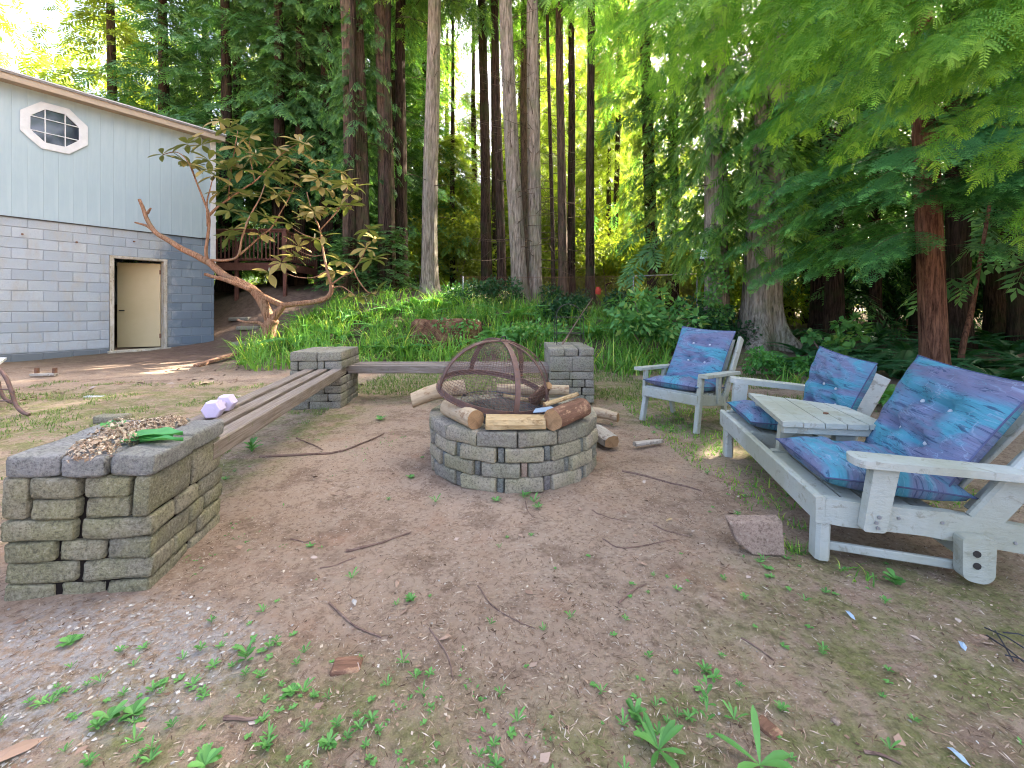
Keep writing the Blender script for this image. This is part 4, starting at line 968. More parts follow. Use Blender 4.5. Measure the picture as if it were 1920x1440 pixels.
big_leaf(G(222, 838, .505), .17, .095, .5, 'green leaf lying nearest the front edge of the near pillar top'); big_leaf(G(240, 825, .51), .21, .11, .1, 'longest green leaf lying across the near pillar beside the dried flowers')
big_leaf(G(215, 812, .53), .14, .08, 2.4, 'small green leaf among the dried flowers on the near pillar'); big_leaf(G(262, 836, .507), .16, .03, .1, 'narrow yellow-green leaf pointing right on the near pillar')
def trellis():
    c = P(1066, 650, 5.2); c.z = .52; o = empty('wire_trellis', c, 0, 'thin dark wire plant trellis with an arched top standing on the right back pillar', 'trellis')
    w = .165; h = .46
    for y in (-.12, .12):
        m = MB(); m.tube([(-w, y, 0), (-w, y, h * .9)] + [(-w * math.cos(math.pi * i / 10), y * (1 - .8 * math.sin(math.pi * i / 10)), h * .9 + .17 * math.sin(math.pi * i / 10)) for i in range(1, 10)] + [(w, y, h * .9), (w, y, 0)], .0035, 5); m.build('frame_wire', M['metal_dark'], o)
    for z in (.03, .22, .42):
        m = MB(); m.tube([(-w, -.12, z), (w, -.12, z), (w, .12, z), (-w, .12, z), (-w, -.12, z)], .003, 5); m.build('cross_wire', M['metal_dark'], o)
    a = P(1045, 652, 5.05); a.z = .522; b = P(1112, 558, 5.45); m = MB(); m.tube([a, a.lerp(b, .25), a.lerp(b, .6) + Vector((0, 0, .01)), b], [.012, .009, .005, .003], 7); tag(m.build('stick', M['twig']), 'thin straight stick leaning up out of the wire trellis', 'stick')
trellis()
def fence():
    Y = 10.6; o = empty('chain_link_fence', (2.0, Y, 1.0), 0, 'rusty chain-link fence with a pale top rail among the trees behind the clearing', 'fence')
    x0, x1, z0, z1 = -3.3, 2.75, -.15, .87; m = MB(); m.tube([(1.1, 0, z1), (x1, 0, z1 + .06)], .016, 8); m.build('top_rail', M['log_grey'], o); m = MB(); m.tube([(x0, 0, z1 - .02), (-1, 0, z1 - .04), (1.1, 0, z1)], .004, 6); m.build('tension_wire', M['rust'], o)
    for x in (-3.25, 1.1, 2.72): m = MB(); m.tube([(x, .02, z0 - .2), (x, .02, z1)], .02, 8); m.build('post', M['metal_grey'], o)
    v = []; f = []; st = .06; H = z1 - z0; n = int((x1 - x0) / st)
    for i in range(-int(H / st), n):
        for s in (1, -1):
            xa = x0 + i * st if s > 0 else x0 + i * st + H; xb = xa + s * H; za, zb = z0, z1
            xs0 = min(max(xa, x0), x1); xs1 = min(max(xb, x0), x1)
            if abs(xs1 - xs0) < .01: continue
            za = z0 + abs(xs0 - xa); zb = z0 + abs(xs1 - xa); k = len(v); w = .0022
            v += [(xs0 - w, 0, za), (xs0 + w, 0, za), (xs1 + w, .003, zb), (xs1 - w, .003, zb)]; f.append((k, k + 1, k + 2, k + 3))
    add('wire_mesh', pmesh('wire_mesh', v, f), M['rust'], o)
    m = MB(); m.tube([P(1121, 552, 11.8), P(1122, 545, 11.8), P(1121, 538, 11.8)], [.07, .09, .05], 10); tag(m.build('red_canister', M['red']), 'small red canister beyond the fence at the foot of a dark trunk', 'canister')
fence()
def feeder():
    c = P(1322, 486, 8.1); o = empty('bird_feeder', c, 0, 'small white bird feeder with a dark cap hanging on the ivy-covered trunk', 'bird feeder')
    m = MB(); m.tube([(0, 0, 0), (0, 0, .02), (0, 0, .17), (0, 0, .19)], [.09, .095, .07, .05], 14); m.build('reservoir', M['white'], o, True)
    m = MB(); m.tube([(0, 0, -.03), (0, 0, 0)], .11, 14); m.build('tray', M['black'], o)
    m = MB(); m.tube([(0, 0, .19), (0, 0, .23), (0, 0, .26)], [.08, .06, .02], 14); m.build('cap', M['black'], o)
    m = MB(); m.tube([(.035 * math.cos(t), 0, .30 + .045 * math.sin(t)) for t in [i * math.pi / 6 for i in range(13)]], .010, 6, cap=False); m.build('hanger', M['white'], o)
feeder()

sticks = [((487, 857), (600, 851), (660, 838), (720, 812), .009, 'long curved dark stick on the dirt between the bench and the fire pit'), ((556, 818), (575, 828), (605, 842), None, .006, 'short thin twig above the long curved stick'),
 ((648, 1028), (700, 1018), (770, 990), None, .006, 'straight twig on the dirt in front of the fire pit, left'), ((1166, 884), (1210, 890), (1315, 916), None, .007, 'thin straight stick lying right of the fire pit'),
 ((896, 1090), (930, 1135), (1003, 1170), None, .003, 'hooked thin twig in the foreground centre'), ((1160, 1124), (1185, 1105), (1212, 1088), None, .004, 'dark short twig right of the foreground centre'),
 ((1390, 1190), (1420, 1207), (1452, 1227), None, .003, 'reddish thin twig in the right foreground'), ((617, 1125), (660, 1165), (715, 1192), None, .004, 'brown twig pointing right in the left foreground'),
 ((805, 1175), (840, 1225), (850, 1268), None, .003, 'thin pale twig in the foreground pointing at the camera'), ((1130, 1010), (1170, 1030), (1268, 1010), None, .003, 'fine curved twig on the dirt below the fire pit to the right'),
 ((420, 1342), (455, 1343), (484, 1342), None, .006, 'pale purple-grey stub of stick in the left foreground'), ((1110, 953), (1130, 962), (1166, 975), None, .003, 'short brown twig right below the fire pit'),
 ((1620, 1400), (1660, 1410), (1690, 1425), None, .004, 'brown twig near the bottom right of the clearing'), ((985, 935), (990, 955), (1003, 970), None, .003, 'tiny twig by the seedling in front of the pit'),
 ((1225, 985), (1250, 995), (1290, 1003), None, .003, 'pale twig near the pink block'), ((545, 1005), (570, 1010), (590, 1003), None, .003, 'light twig on the dirt in front of the bench'), ((600, 1060), (640, 1050), (668, 1040), None, .003, 'faint twig at the left of the clearing')]
for q in sticks:
    pts = [G(*p) for p in q[:4] if p is not None]
    pts = [Vector((p.x, p.y, gz(p.x, p.y) + q[4] * .9)) for p in curve_pts(pts, 4)]
    m = MB(); n = len(pts); m.tube(pts, [q[4] * (1 - .5 * i / n) for i in range(n)], 6, wob=.12); tag(m.build('fallen_stick', M['twig']), q[5], 'stick')
def black_wires():
    m = MB()
    for a, b in (((1846, 1167), (1935, 1215)), ((1850, 1185), (1935, 1250)), ((1880, 1175), (1940, 1190)), ((1884, 1222), (1940, 1245)), ((1866, 1172), (1900, 1235))):
        pa, pb = G(*a), G(*b); m.tube([(pa.x, pa.y, gz(pa.x, pa.y) + .012), ((pa.x + pb.x) / 2, (pa.y + pb.y) / 2, gz(pa.x, pa.y) + .02), (pb.x, pb.y, gz(pb.x, pb.y) + .012)], .0022, 5)
    tag(m.build('wire_rack', M['black']), 'bent black wire rack lying on the ground at the right edge', 'wire rack')
black_wires()
for x, y, lab in ((1594, 1215 - 67, 'pale blue scrap on the dirt in front of the double seat'), (1805, 1208, 'blue-white scrap on the dirt near the wire rack'), (1797, 1412, 'pale blue scrap near the bottom right corner'), (835, 1195, 'pale dry leaf lying in the foreground centre'), (745, 1092, 'curled purple-brown leaf in the foreground left of centre'), (1255, 975, 'pale wood chip near the pink block'), (664, 1128, 'pink-white petal scrap in the left foreground'), (20, 1405, 'long pale dry leaf in the bottom left corner'), (1204, 1057, 'rust red dry leaf right of centre'), (945, 905, 'white pebble leaning on the front of the fire pit')):
    g = G(x, y); s = .022 if 'long' not in lab else .06; m = MB(); v = [(-s, 0, .004), (-s * .3, -s * .35, .008), (s * .6, -s * .3, .01), (s, .0, .005), (s * .4, s * .35, .012), (-s * .5, s * .3, .006)]
    m.put(v + [(0, 0, .014)], [(i, (i + 1) % 6, 6) for i in range(6)]); mt = M['bluefoil'] if 'blue' in lab else (M['log_split'] if 'chip' in lab else (M['chips'] if 'white' in lab else M['dryleaf']))
    o = m.build('dry_leaf' if 'leaf' in lab else 'scrap', mt, None, False, (g.x, g.y, gz(g.x, g.y) + .002)); o.rotation_euler = (0, 0, random.uniform(0, 6)); tag(o, lab, 'dry leaf' if 'leaf' in lab else 'scrap')

# ------------------------------------------------------------------ foliage building blocks
def xform(base, pos, X, Yv, Z):
    """base (k,3) placed n times with axes -> (n*k,3)"""
    return (pos[:, None, :] + base[None, :, 0:1] * X[:, None, :] + base[None, :, 1:2] * Yv[:, None, :] + base[None, :, 2:3] * Z[:, None, :]).reshape(-1, 3)
def stamp(bv, bf, pos, X, Yv, Z):
    n, k = len(pos), len(bv); v = xform(bv, pos, X, Yv, Z); f = (bf[None] + (np.arange(n) * k)[:, None, None]).reshape(-1, bf.shape[1]); return v, f
def norm(a): return a / np.maximum(np.linalg.norm(a, axis=-1, keepdims=True), 1e-9)
def frames(d, up):
    X = norm(d); Yv = norm(np.cross(up, X)); Z = np.cross(X, Yv); return X, Yv, Z
def diamond(L, W, fold=.15):
    return np.array([[0, 0, 0], [L * .45, -W / 2, fold * W], [L, 0, -.05 * L], [L * .45, W / 2, fold * W]]), np.array([[0, 1, 2, 3]])
def spray_mesh(nt, L, TL, TW, ang=55, droop=.12, needles=0, seed=0):
    """flat pinnate spray along +x: twigs to both sides; with needles>0 each twig is feathered with small blades"""
    rg = np.random.default_rng(seed); v = []; f = []; g = []; cur = [0]
    def quad(a, b, c, d): k = len(v); v.extend([a, b, c, d]); f.append((k, k + 1, k + 2, k + 3)); g.append(cur[0])
    def blade(p, d, up, l, w):
        s = np.cross(up, d); s /= max(np.linalg.norm(s), 1e-9); quad(p, p + d * l * .5 - s * w / 2, p + d * l, p + d * l * .5 + s * w / 2)
    up = np.array([0, 0, 1.])
    for i in range(nt * 2 + 1):
        last = i == nt * 2; t = (i // 2 + .6) / nt if not last else 1.0; side = 1 if i % 2 else -1
        a = R(ang * (1 - .35 * t) + rg.uniform(-6, 6)) * side if not last else 0
        l = TL * (math.sin(math.pi * (.25 + .62 * t)) if not last else .8) * rg.uniform(.8, 1.1)
        p = np.array([L * t * .9, 0, -droop * L * t * t]); d = np.array([math.cos(a), math.sin(a), -.12 - droop * t + rg.uniform(-.1, .1)]); d /= np.linalg.norm(d)
        if needles:
            for k in range(needles):
                tt = (k + .5) / needles; cur[0] = max(tt * (.55 + .5 * t), t * t); q = p + d * l * tt + np.array([0, 0, -.12 * l * tt * tt])
                for s2 in (-1, 1):
                    b = R(52 - 18 * tt) * s2; dd = np.array([d[0] * math.cos(b) - d[1] * math.sin(b), d[0] * math.sin(b) + d[1] * math.cos(b), d[2] + .05]); blade(q, dd / np.linalg.norm(dd), up, TW * (1.05 - .35 * tt), TW * .26 if needles > 6 else TW * .42)
            blade(p, d, up, l, TW * .10)
        else: cur[0] = t * 1.05; blade(p, d, up, l, TW)
    v = np.array(v); f = np.array(f); GR[(len(v), len(f))] = np.array(g); return v, f
GR = {}
def growth(me, sp, n):
    g = GR[(len(sp[0]), len(sp[1]))]; a = me.attributes.new('growth', 'FLOAT', 'FACE'); d = np.zeros(len(me.polygons), np.float32); d[:n * len(g)] = np.tile(g, n); a.data.foreach_set('value', d); return me
SP_FAR = spray_mesh(6, .55, .26, .052, seed=1); SP_MID = spray_mesh(6, .42, .20, .045, seed=2)
SP_NEAR = spray_mesh(6, .26, .13, .030, needles=4, seed=3); SP_TOP = spray_mesh(5, .23, .125, .024, needles=8, seed=4)

def crown(name, h0, h1, r0, r1, nb, spacing, sp, droop=.5, seed=0, dens=1.0, shape=1.0, sc=1.0, rise=.1):
    """conifer crown round the z axis, branches from h0 to h1, radius r0 (low) to r1 (top)"""
    rg = np.random.default_rng(seed); pos = []; D = []; U = []; S_ = []; bv = []; bf = []
    for b in range(nb):
        t = (b + rg.uniform(0, 1)) / nb; z = h0 + (h1 - h0) * t; az = rg.uniform(0, 2 * math.pi); Lb = (r0 + (r1 - r0) * t ** shape) * rg.uniform(.55, 1.12)
        dr = np.array([math.cos(az), math.sin(az), 0]); m = max(3, int(Lb / spacing)); cu = rg.uniform(-.25, .25); side = np.array([-dr[1], dr[0], 0])
        prev = None
        for k in range(m):
            q = (k + .6) / m
            p = dr * Lb * q + side * cu * Lb * q * q + np.array([0, 0, z + rise * Lb * q - droop * Lb * q * q])
            tang = norm(dr + side * 2 * cu * q + np.array([0, 0, rise - 2 * droop * q]))
            if prev is not None:
                w = .012 * (1 - q) + .004; i0 = len(bv); bv.extend([prev + side * w, prev - side * w, p - side * w, p + side * w]); bf.append((i0, i0 + 1, i0 + 2, i0 + 3))
            prev = p
            if q < .18: continue
            for s in (-1, 1, 0):
                if s == 0 and k < m - 1 and rg.random() > .35: continue
                if rg.random() > dens: continue
                a = s * R(rg.uniform(35, 75)); c_, s_ = math.cos(a), math.sin(a); d = np.array([tang[0] * c_ - tang[1] * s_, tang[0] * s_ + tang[1] * c_, tang[2] - rg.uniform(.05, .5)])
                pos.append(p + rg.normal(0, .04, 3)); D.append(d); U.append(np.array([0, 0, 1.]) + rg.normal(0, .28, 3)); S_.append(sc * rg.uniform(.7, 1.2) * (1.1 - .35 * q))
    pos, D, U, S_ = map(np.array, (pos, D, U, S_)); X, Yv, Z = frames(D, U)
    v, f = stamp(*sp, pos, X * S_[:, None], Yv * S_[:, None], Z * S_[:, None])
    n0 = len(v); v = np.concatenate([v, np.array(bv)]); f2 = np.array(bf) + n0; mi = np.concatenate([np.zeros(len(f)), np.ones(len(f2))])
    return growth(nmesh(name, v, np.concatenate([f, f2]), mi=mi), sp, len(pos))
def leaf_cloud(name, centres, radii, n, L, W, seed=0, up=.6, flat=.8):
    """broad leaves through lobes"""
    rg = np.random.default_rng(seed); centres = np.array(centres, float); radii = np.array(radii, float)
    w = radii ** 2.2; idx = rg.choice(len(centres), n, p=w / w.sum()); u = norm(rg.normal(size=(n, 3))); r = rg.random(n) ** .45
    pos = centres[idx] + u * (radii[idx] * r)[:, None] * np.array([1, 1, flat])
    D = u + rg.normal(0, .6, (n, 3)); D[:, 2] -= .3; U = rg.normal(0, .5, (n, 3)) + np.array([0, 0, up]); X, Yv, Z = frames(D, U); s = rg.uniform(.6, 1.25, n)[:, None]
    b = diamond(L, W); v, f = stamp(b[0], b[1], pos, X * s, Yv * s, Z * s); return nmesh(name, v, f)
def trunk_mesh(name, H, r, lean=(0, 0), flare=1.5, ns=26, n=20, seed=0, z0=-.4, top=.35, ridges=.07):
    rg = np.random.default_rng(seed); v = []; ph = rg.uniform(0, 6, 6); rid = rg.normal(0, ridges, n)
    zs = np.concatenate([np.linspace(z0, 1.2, 9)[:-1], np.linspace(1.2, H, ns)])
    for z in zs:
        t = max(z, 0) / H; rr = r * (1 - (1 - top) * t) * (1 + (flare - 1) * math.exp(-max(z, -.1) / .35) )
        cx = lean[0] * z + .04 * math.sin(z * .5 + ph[0]) * r * 3; cyy = lean[1] * z + .04 * math.sin(z * .43 + ph[1]) * r * 3
        fl = math.exp(-max(z, 0) / .4) * (flare - 1)
        for k in range(n):
            a = 2 * math.pi * k / n; q = rr * (1 + rid[k] * (1 + .3 * math.sin(z * 1.3 + k)) + rg.normal(0, ridges * .28) + fl * .35 * math.sin(a * 5 + ph[2])); v.append((cx + q * math.cos(a), cyy + q * math.sin(a), z))
    m = len(zs); f = [(i * n + k, i * n + (k + 1) % n, (i + 1) * n + (k + 1) % n, (i + 1) * n + k) for i in range(m - 1) for k in range(n)]
    return pmesh(name, v, f, True)
# ------------------------------------------------------------------ trees
CM = {}
def getcrown(key, maker, mats):
    if key not in CM: CM[key] = maker(key); [CM[key].materials.append(m) for m in mats]
    return CM[key]
def c_far(k): return lambda nm: crown('crown', 0, 14, 3.2, .5, 150, .42, SP_FAR, .45, seed=k, sc=1.15)
def c_low(k): return lambda nm: crown('crown', 0, 9, 2.4, 1.3, 120, .34, SP_FAR, .55, seed=k, sc=.95)
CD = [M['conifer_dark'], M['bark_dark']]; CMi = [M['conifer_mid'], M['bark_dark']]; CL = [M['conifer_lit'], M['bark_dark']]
def crown_obj(kind, seed, root, z, sc=(1, 1, 1), rz=0):
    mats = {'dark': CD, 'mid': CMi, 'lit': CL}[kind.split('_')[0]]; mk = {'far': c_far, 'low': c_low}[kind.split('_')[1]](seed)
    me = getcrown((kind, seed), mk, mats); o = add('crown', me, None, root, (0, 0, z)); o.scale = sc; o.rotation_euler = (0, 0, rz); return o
def dead_twigs(root, r, z0, z1, n, seed, lean=(0, 0), L=1.2):
    rg = np.random.default_rng(seed); m = MB()
    for i in range(n):
        z = rg.uniform(z0, z1); a = rg.uniform(0, 6.28); l = rg.uniform(.25, L); c = Vector((lean[0] * z, lean[1] * z, z)); d = Vector((math.cos(a), math.sin(a), rg.uniform(-.15, .25)))
        p1 = c + d * (r + l * .55) + Vector((0, 0, -.06 * l)); p2 = c + d * (r + l) + Vector((rg.uniform(-.1, .1), rg.uniform(-.1, .1), rg.uniform(-.25, .05) * l)); m.tube([c + d * r * .7, p1, p2], [.011, .007, .003], 4, cap=False)
        if l > .6:
            for q in range(2): b = c + d * (r + l * rg.uniform(.4, .9)); e = Vector(rg.normal(0, .25, 3)) * l; m.tube([b, b + e], [.005, .002], 3, cap=False)
    o = m.build('dead_twigs', M['bark_mid'], root); o['kind'] = 'stuff'; return o

def tree(px, py_top, Y, d, bark, label, H=18, crowns=(), twigs=0, flare=1.35, group=None, name='redwood_tree', n=22, tz1=10, ridges=.06, top=.5):
    X = PX(px, Y); zb = float(tz(X, Y, False)); Xt = PX(py_top, Y); zt = EYE + HOR / F * Y; lean = ((Xt - X) / (zt - zb), 0)
    root = empty(name, (X, Y, zb), 0, label, 'tree', group)
    sd_ = int(px * 7 + Y * 13); add('trunk', trunk_mesh('trunk', H, d / 2, lean, flare, n=n, seed=sd_, ridges=ridges, top=top), M[bark], root)
    for (kind, seed, z, sc) in crowns: crown_obj(kind, seed, root, z, sc if hasattr(sc, '__len__') else (sc, sc, sc), (px * .37) % 6.28)
    if twigs: dead_twigs(root, d / 2, 1.0, tz1, twigs, sd_, lean)
    return root
HI = lambda s, z=9.5, sc=1.0, k='mid': ((k + '_far', s, z, sc),)
# the pair of big grey trunks and their neighbours, left to right
tree(545, 545, 17.0, .50, 'bark_dark', 'dark slim trunk behind the house corner, farthest left of the standing trunks', crowns=(('dark_far', 1, 3.6, .95),))
tree(612, 612, 15.0, .46, 'bark_dark', 'dark trunk hung with branches just right of the flowering tree top', crowns=(('dark_low', 4, 4.4, .7), ('dark_far', 2, 9, 1)))
tree(676, 656, 12.6, .78, 'bark_mid', 'thickest dark reddish trunk with drooping green branches left of centre', crowns=(('dark_low', 5, 3.3, (.62, .62, .7)),), H=20, ridges=.09, n=30)
tree(726, 716, 12.9, .54, 'bark_mid', 'dark ridged trunk right beside the thickest reddish trunk', crowns=HI(3, 9.5, 1, 'dark'), n=28, twigs=10)
tree(752, 751, 13.6, .38, 'bark_dark', 'narrow dark trunk standing close behind the ridged trunk', crowns=HI(1, 8.8, .9, 'dark'))
tree(806, 813, 12.0, .45, 'bark_grey', 'single grey-brown trunk standing alone in front of the bright gap left of centre', crowns=HI(2, 8.3, .8), twigs=16, n=30, ridges=.05)
tree(914, 903, 15.0, .36, 'bark_dark', 'dark reddish trunk left of the grey pair, with a thin one beside it', crowns=HI(3, 9.8, .8), twigs=26)
tree(929, 921, 18.0, .20, 'bark_dark', 'thin trunk hidden close to the dark reddish one', crowns=HI(1, 11, .8), twigs=16, n=14)
tree(941, 928, 14.0, .32, 'bark_dark', 'dark trunk just left of the grey pair', crowns=HI(2, 10, .8), twigs=14)
tree(974, 948, 11.0, .43, 'bark_grey', 'left trunk of the pale grey pair that meet at the base behind the fire pit', crowns=HI(1, 11.5, 1), twigs=42, n=36, ridges=.045, tz1=9)
tree(1001, 1000, 11.25, .40, 'bark_grey', 'right trunk of the pale grey pair that meet at the base behind the fire pit', crowns=HI(3, 11.2, 1), twigs=46, n=36, ridges=.045, tz1=9)
tree(985, 983, 16.0, .34, 'bark_mid', 'dark trunk seen between the pale grey pair', crowns=HI(3, 11, .8), twigs=20)
tree(1038, 1026, 14.2, .15, 'bark_dark', 'thinnest black trunk, leaf-edged, right of the grey pair', crowns=HI(1, 11, .6), twigs=60, n=10)
tree(1056, 1049, 14.0, .32, 'bark_mid', 'brown trunk pressed against a darker one right of the thin black trunk', crowns=HI(2, 10, .7), twigs=20)
tree(1072, 1071, 14.3, .28, 'bark_dark', 'darker of the two trunks pressed together right of the thin black trunk', crowns=HI(3, 10, .7), twigs=24)
tree(1107, 1108, 13.0, .29, 'bark_dark', 'straight black trunk standing apart right of centre near the red canister', crowns=HI(1, 9.5, .7), twigs=34)
tree(1228, 1205, 13.5, .40, 'bark_dark', 'dim dark trunk behind the light green shrub', crowns=(('mid_low', 6, 2.0, .62), ('mid_far', 2, 7, .9)), twigs=20)
tree(1150, 1165, 17.5, .25, 'bark_dark', 'slim far trunk in yellow light right of the straight black trunk', crowns=(('lit_far', 3, 5, .7),), twigs=20)
qtree = tree(1347, 1340, 8.5, .44, 'bark_grey', 'grey furrowed trunk with the white bird feeder, partly covered in green sprays', twigs=10, n=30, ridges=.05)
rtree = tree(1432, 1452, 8.1, .66, 'bark_grey', 'stout pale grey trunk flaring at its foot behind the armchairs', flare=1.75, n=34, ridges=.06)
stree = tree(1752, 1726, 5.25, .27, 'bark_red', 'slim red-brown trunk rising behind the nearest blue chair', flare=1.15, n=26, ridges=.03, H=16)
# close sprays on the three near right trees
def mid_crown(nm): return crown('crown', 0, 10, 1.5, 2.0, 135, .24, SP_MID, .6, seed=31, sc=1.05)
me = getcrown('midcrown', mid_crown, CMi)
for r_, z, sc, rz in ((qtree, 1.55, .70, 0.5), (rtree, 2.1, 1.1, 2.1)):
    o = add('crown', me, None, r_, (0, 0, z)); o.scale = (sc, sc, 1.05); o.rotation_euler = (0, 0, rz)
def near_crown():
    rg = np.random.default_rng(12); pos = []; D = []; U = []; S_ = []; bv = []; bf = []
    nb = 124
    for b in range(nb):
        t = b / 92; z = 1.75 + 5.2 * t; az = R(rg.uniform(100, 300)) if rg.random() < .8 else rg.uniform(0, 6.28); Lb = rg.uniform(1.3, 2.7) * (1 if z > 2.0 else .75)
        if b >= 92: z = rg.uniform(2.35, 4.3); az = R(rg.uniform(205, 325)); Lb = rg.uniform(.9, 1.9)
        if math.cos(az - R(225)) > .3: Lb = min(Lb, 2.0 if z < 3 else 2.6)
        dr = np.array([math.cos(az), math.sin(az), 0]); side = np.array([-dr[1], dr[0], 0]); m = max(5, int(Lb / .15)); prev = None; dro = rg.uniform(.28, .42)
        for k in range(m):
            q = (k + .5) / m; p = dr * Lb * q + np.array([0, 0, z + .12 * Lb * q - dro * Lb * q * q]) + side * .12 * Lb * q * q * math.sin(b)
            if prev is not None: w = .011 * (1 - q) + .003; i0 = len(bv); bv.extend([prev + side * w, prev - side * w, p - side * w, p + side * w]); bf.append((i0, i0 + 1, i0 + 2, i0 + 3))
            prev = p; tang = norm(dr + np.array([0, 0, .12 - 2 * dro * q]))
            if q < .16: continue
            for s in (-1, 1, 0):
                if s == 0 and k < m - 2: continue
                a = s * R(rg.uniform(28, 62)); c_, s_ = math.cos(a), math.sin(a); d = np.array([tang[0] * c_ - tang[1] * s_, tang[0] * s_ + tang[1] * c_, tang[2] - rg.uniform(.1, .45)])
                pos.append(p); D.append(d); U.append(np.array([0, 0, 1.]) + rg.normal(0, .22, 3)); S_.append(rg.uniform(.8, 1.45) * (1.15 - .3 * q))
    pos, D, U, S_ = map(np.array, (pos, D, U, S_)); X, Yv, Z = frames(D, U); v, f = stamp(*SP_NEAR, pos, X * S_[:, None], Yv * S_[:, None], Z * S_[:, None])
    n0 = len(v); v = np.concatenate([v, np.array(bv)]); f2 = np.array(bf) + n0
    return growth(nmesh('crown', v, np.concatenate([f, f2]), mi=np.concatenate([np.zeros(len(f)), np.ones(len(f2))])), SP_NEAR, len(pos))
ncm = near_crown(); ncm.materials.append(M['spray_near']); ncm.materials.append(M['bark_red'])
add('crown', ncm, None, stree, (0, 0, 0))
# a redwood just outside the right edge whose low branches hang into the top right of the view
def overhang():
    X, Y = 3.9, 1.9; root = empty('redwood_tree', (X, Y, 0), 0, 'nearest redwood, beyond the right edge, its bright branches hanging into the top right', 'tree')
    add('trunk', trunk_mesh('trunk', 15, .22, (0, 0), 1.3, seed=77), M['bark_red'], root)
    rg = np.random.default_rng(5); pos = []; D = []; U = []; S_ = []; bv = []; bf = []
    tips = [(1120, -40, 2.2), (1190, 25, 2.1), (1260, 50, 2.3), (1330, 60, 2.2), (1400, 95, 2.4), (1470, 70, 2.0), (1540, 130, 2.3), (1600, 60, 1.9), (1650, 120, 2.1), (1700, 150, 2.3), (1760, 60, 1.8), (1800, 130, 2.2), (1860, 90, 2.0), (1930, 150, 2.2), (1290, -30, 2.0), (1440, 0, 2.1), (1560, -20, 1.9), (1690, 20, 2.2), (1850, 0, 2.0), (1360, 170, 2.9), (1480, 210, 2.9), (1610, 230, 2.8), (1900, 260, 2.7), (1250, 120, 3.0), (1780, 230, 2.9), (1060, -60, 2.4), (1930, 380, 3.1), (1150, 30, 2.9), (1390, 20, 2.6), (1520, 60, 2.6), (1640, -10, 2.5), (1750, 120, 2.6), (1220, -20, 2.6)]
    for (x, y, Yd) in tips:
        tip = P(x, y, Yd) - root.location; tip = np.array(tip); base = np.array([0, 0, tip[2] + rg.uniform(.15, .5)]); Lb = np.linalg.norm(tip - base); m = int(Lb / .115); prev = None
        for k in range(m + 1):
            q = k / m; p = base * (1 - q) + tip * q + np.array([0, 0, .16 * Lb * math.sin(math.pi * q) * .8])
            tang = norm((tip - base) / Lb + np.array([0, 0, .16 * math.pi * .8 * math.cos(math.pi * q)]))
            if prev is not None: w = .008 * (1 - q) + .002; i0 = len(bv); sd2 = norm(np.cross(tang, [0, 0, 1.])); bv.extend([prev + sd2 * w, prev - sd2 * w, p - sd2 * w, p + sd2 * w]); bf.append((i0, i0 + 1, i0 + 2, i0 + 3))
            prev = p
            if q < .25: continue
            for s in (-1, 1, 0):
                if s == 0 and k < m: continue
                a = s * R(rg.uniform(30, 65)); c_, s_ = math.cos(a), math.sin(a); d = np.array([tang[0] * c_ - tang[1] * s_, tang[0] * s_ + tang[1] * c_, tang[2] - rg.uniform(.15, .8)])
                pos.append(p); D.append(d); U.append(np.array([0, 0, 1.]) + rg.normal(0, .3, 3)); S_.append(rg.uniform(.75, 1.35))
    pos, D, U, S_ = map(np.array, (pos, D, U, S_)); X_, Yv, Z = frames(D, U); v, f = stamp(*SP_TOP, pos, X_ * S_[:, None], Yv * S_[:, None], Z * S_[:, None])
    n0 = len(v); v = np.concatenate([v, np.array(bv)]); f2 = np.array(bf) + n0; me = nmesh('crown', v, np.concatenate([f, f2]), mi=np.concatenate([np.zeros(len(f)), np.ones(len(f2))]))
    growth(me, SP_TOP, len(pos)); me.materials.append(M['spray_top']); me.materials.append(M['bark_red']); add('crown', me, None, root)
    crown_obj('mid_far', 2, root, 7.5, (1, 1, .8))
overhang()
# conifers behind the house and further right, mostly crown
def conifer(X, Y, kind, seed, z, sc, label, d=.4, bark='bark_dark', H=16, rz=0, group=None):
    zb = float(tz(X, Y, False)); root = empty('conifer', (X, Y, zb), 0, label, 'tree', group); add('trunk', TR[d > .3], None, root)
    crown_obj(kind, seed, root, z, sc if hasattr(sc, '__len__') else (sc,) * 3, rz); return root
TR = {True: trunk_mesh('trunk', 17, .22, (0, 0), 1.3, seed=5, n=14), False: trunk_mesh('trunk', 15, .12, (0, 0), 1.2, seed=6, n=10)}
for t__ in TR.values(): t__.materials.append(M['bark_dark'])
conifer(-15.9, 16.5, 'lit_far', 1, 1.5, (1.35, 1.35, .88), 'sunlit yellow-green conifer behind the house roof at the top left', H=14)
conifer(-12.6, 15.0, 'dark_far', 2, 1.0, (1.25, 1.25, .85), 'green conifer behind the roof right of the sunlit yellow one')
conifer(-10.2, 14.8, 'dark_far', 3, 2.0, (1.15, 1.15, 1.0), 'dense dark conifer rising behind the middle of the roof')
conifer(-9.0, 17.0, 'dark_far', 1, 2.0, (1.3, 1.3, 1.1), 'tall green conifer behind the dense dark one', rz=2)
conifer(-8.2, 14.6, 'dark_far', 2, 3.2, (1.1, 1.1, 1.0), 'dark conifer whose branches hang above the house corner', rz=1)
conifer(-6.6, 16.0, 'dark_low', 5, 3.6, (1.2, 1.2, 1.2), 'dark conifer between the house corner and the slim trunk', rz=3)
conifer(-5.2, 14.4, 'dark_low', 4, .2, (.75, .75, .32), 'low dark conifer sapling behind the flowering tree', rz=.6, d=.2)
conifer(-3.7, 12.4, 'dark_low', 5, .1, (.55, .55, .20), 'low feathery dark sapling right of the flowering tree', rz=1.6, d=.2)
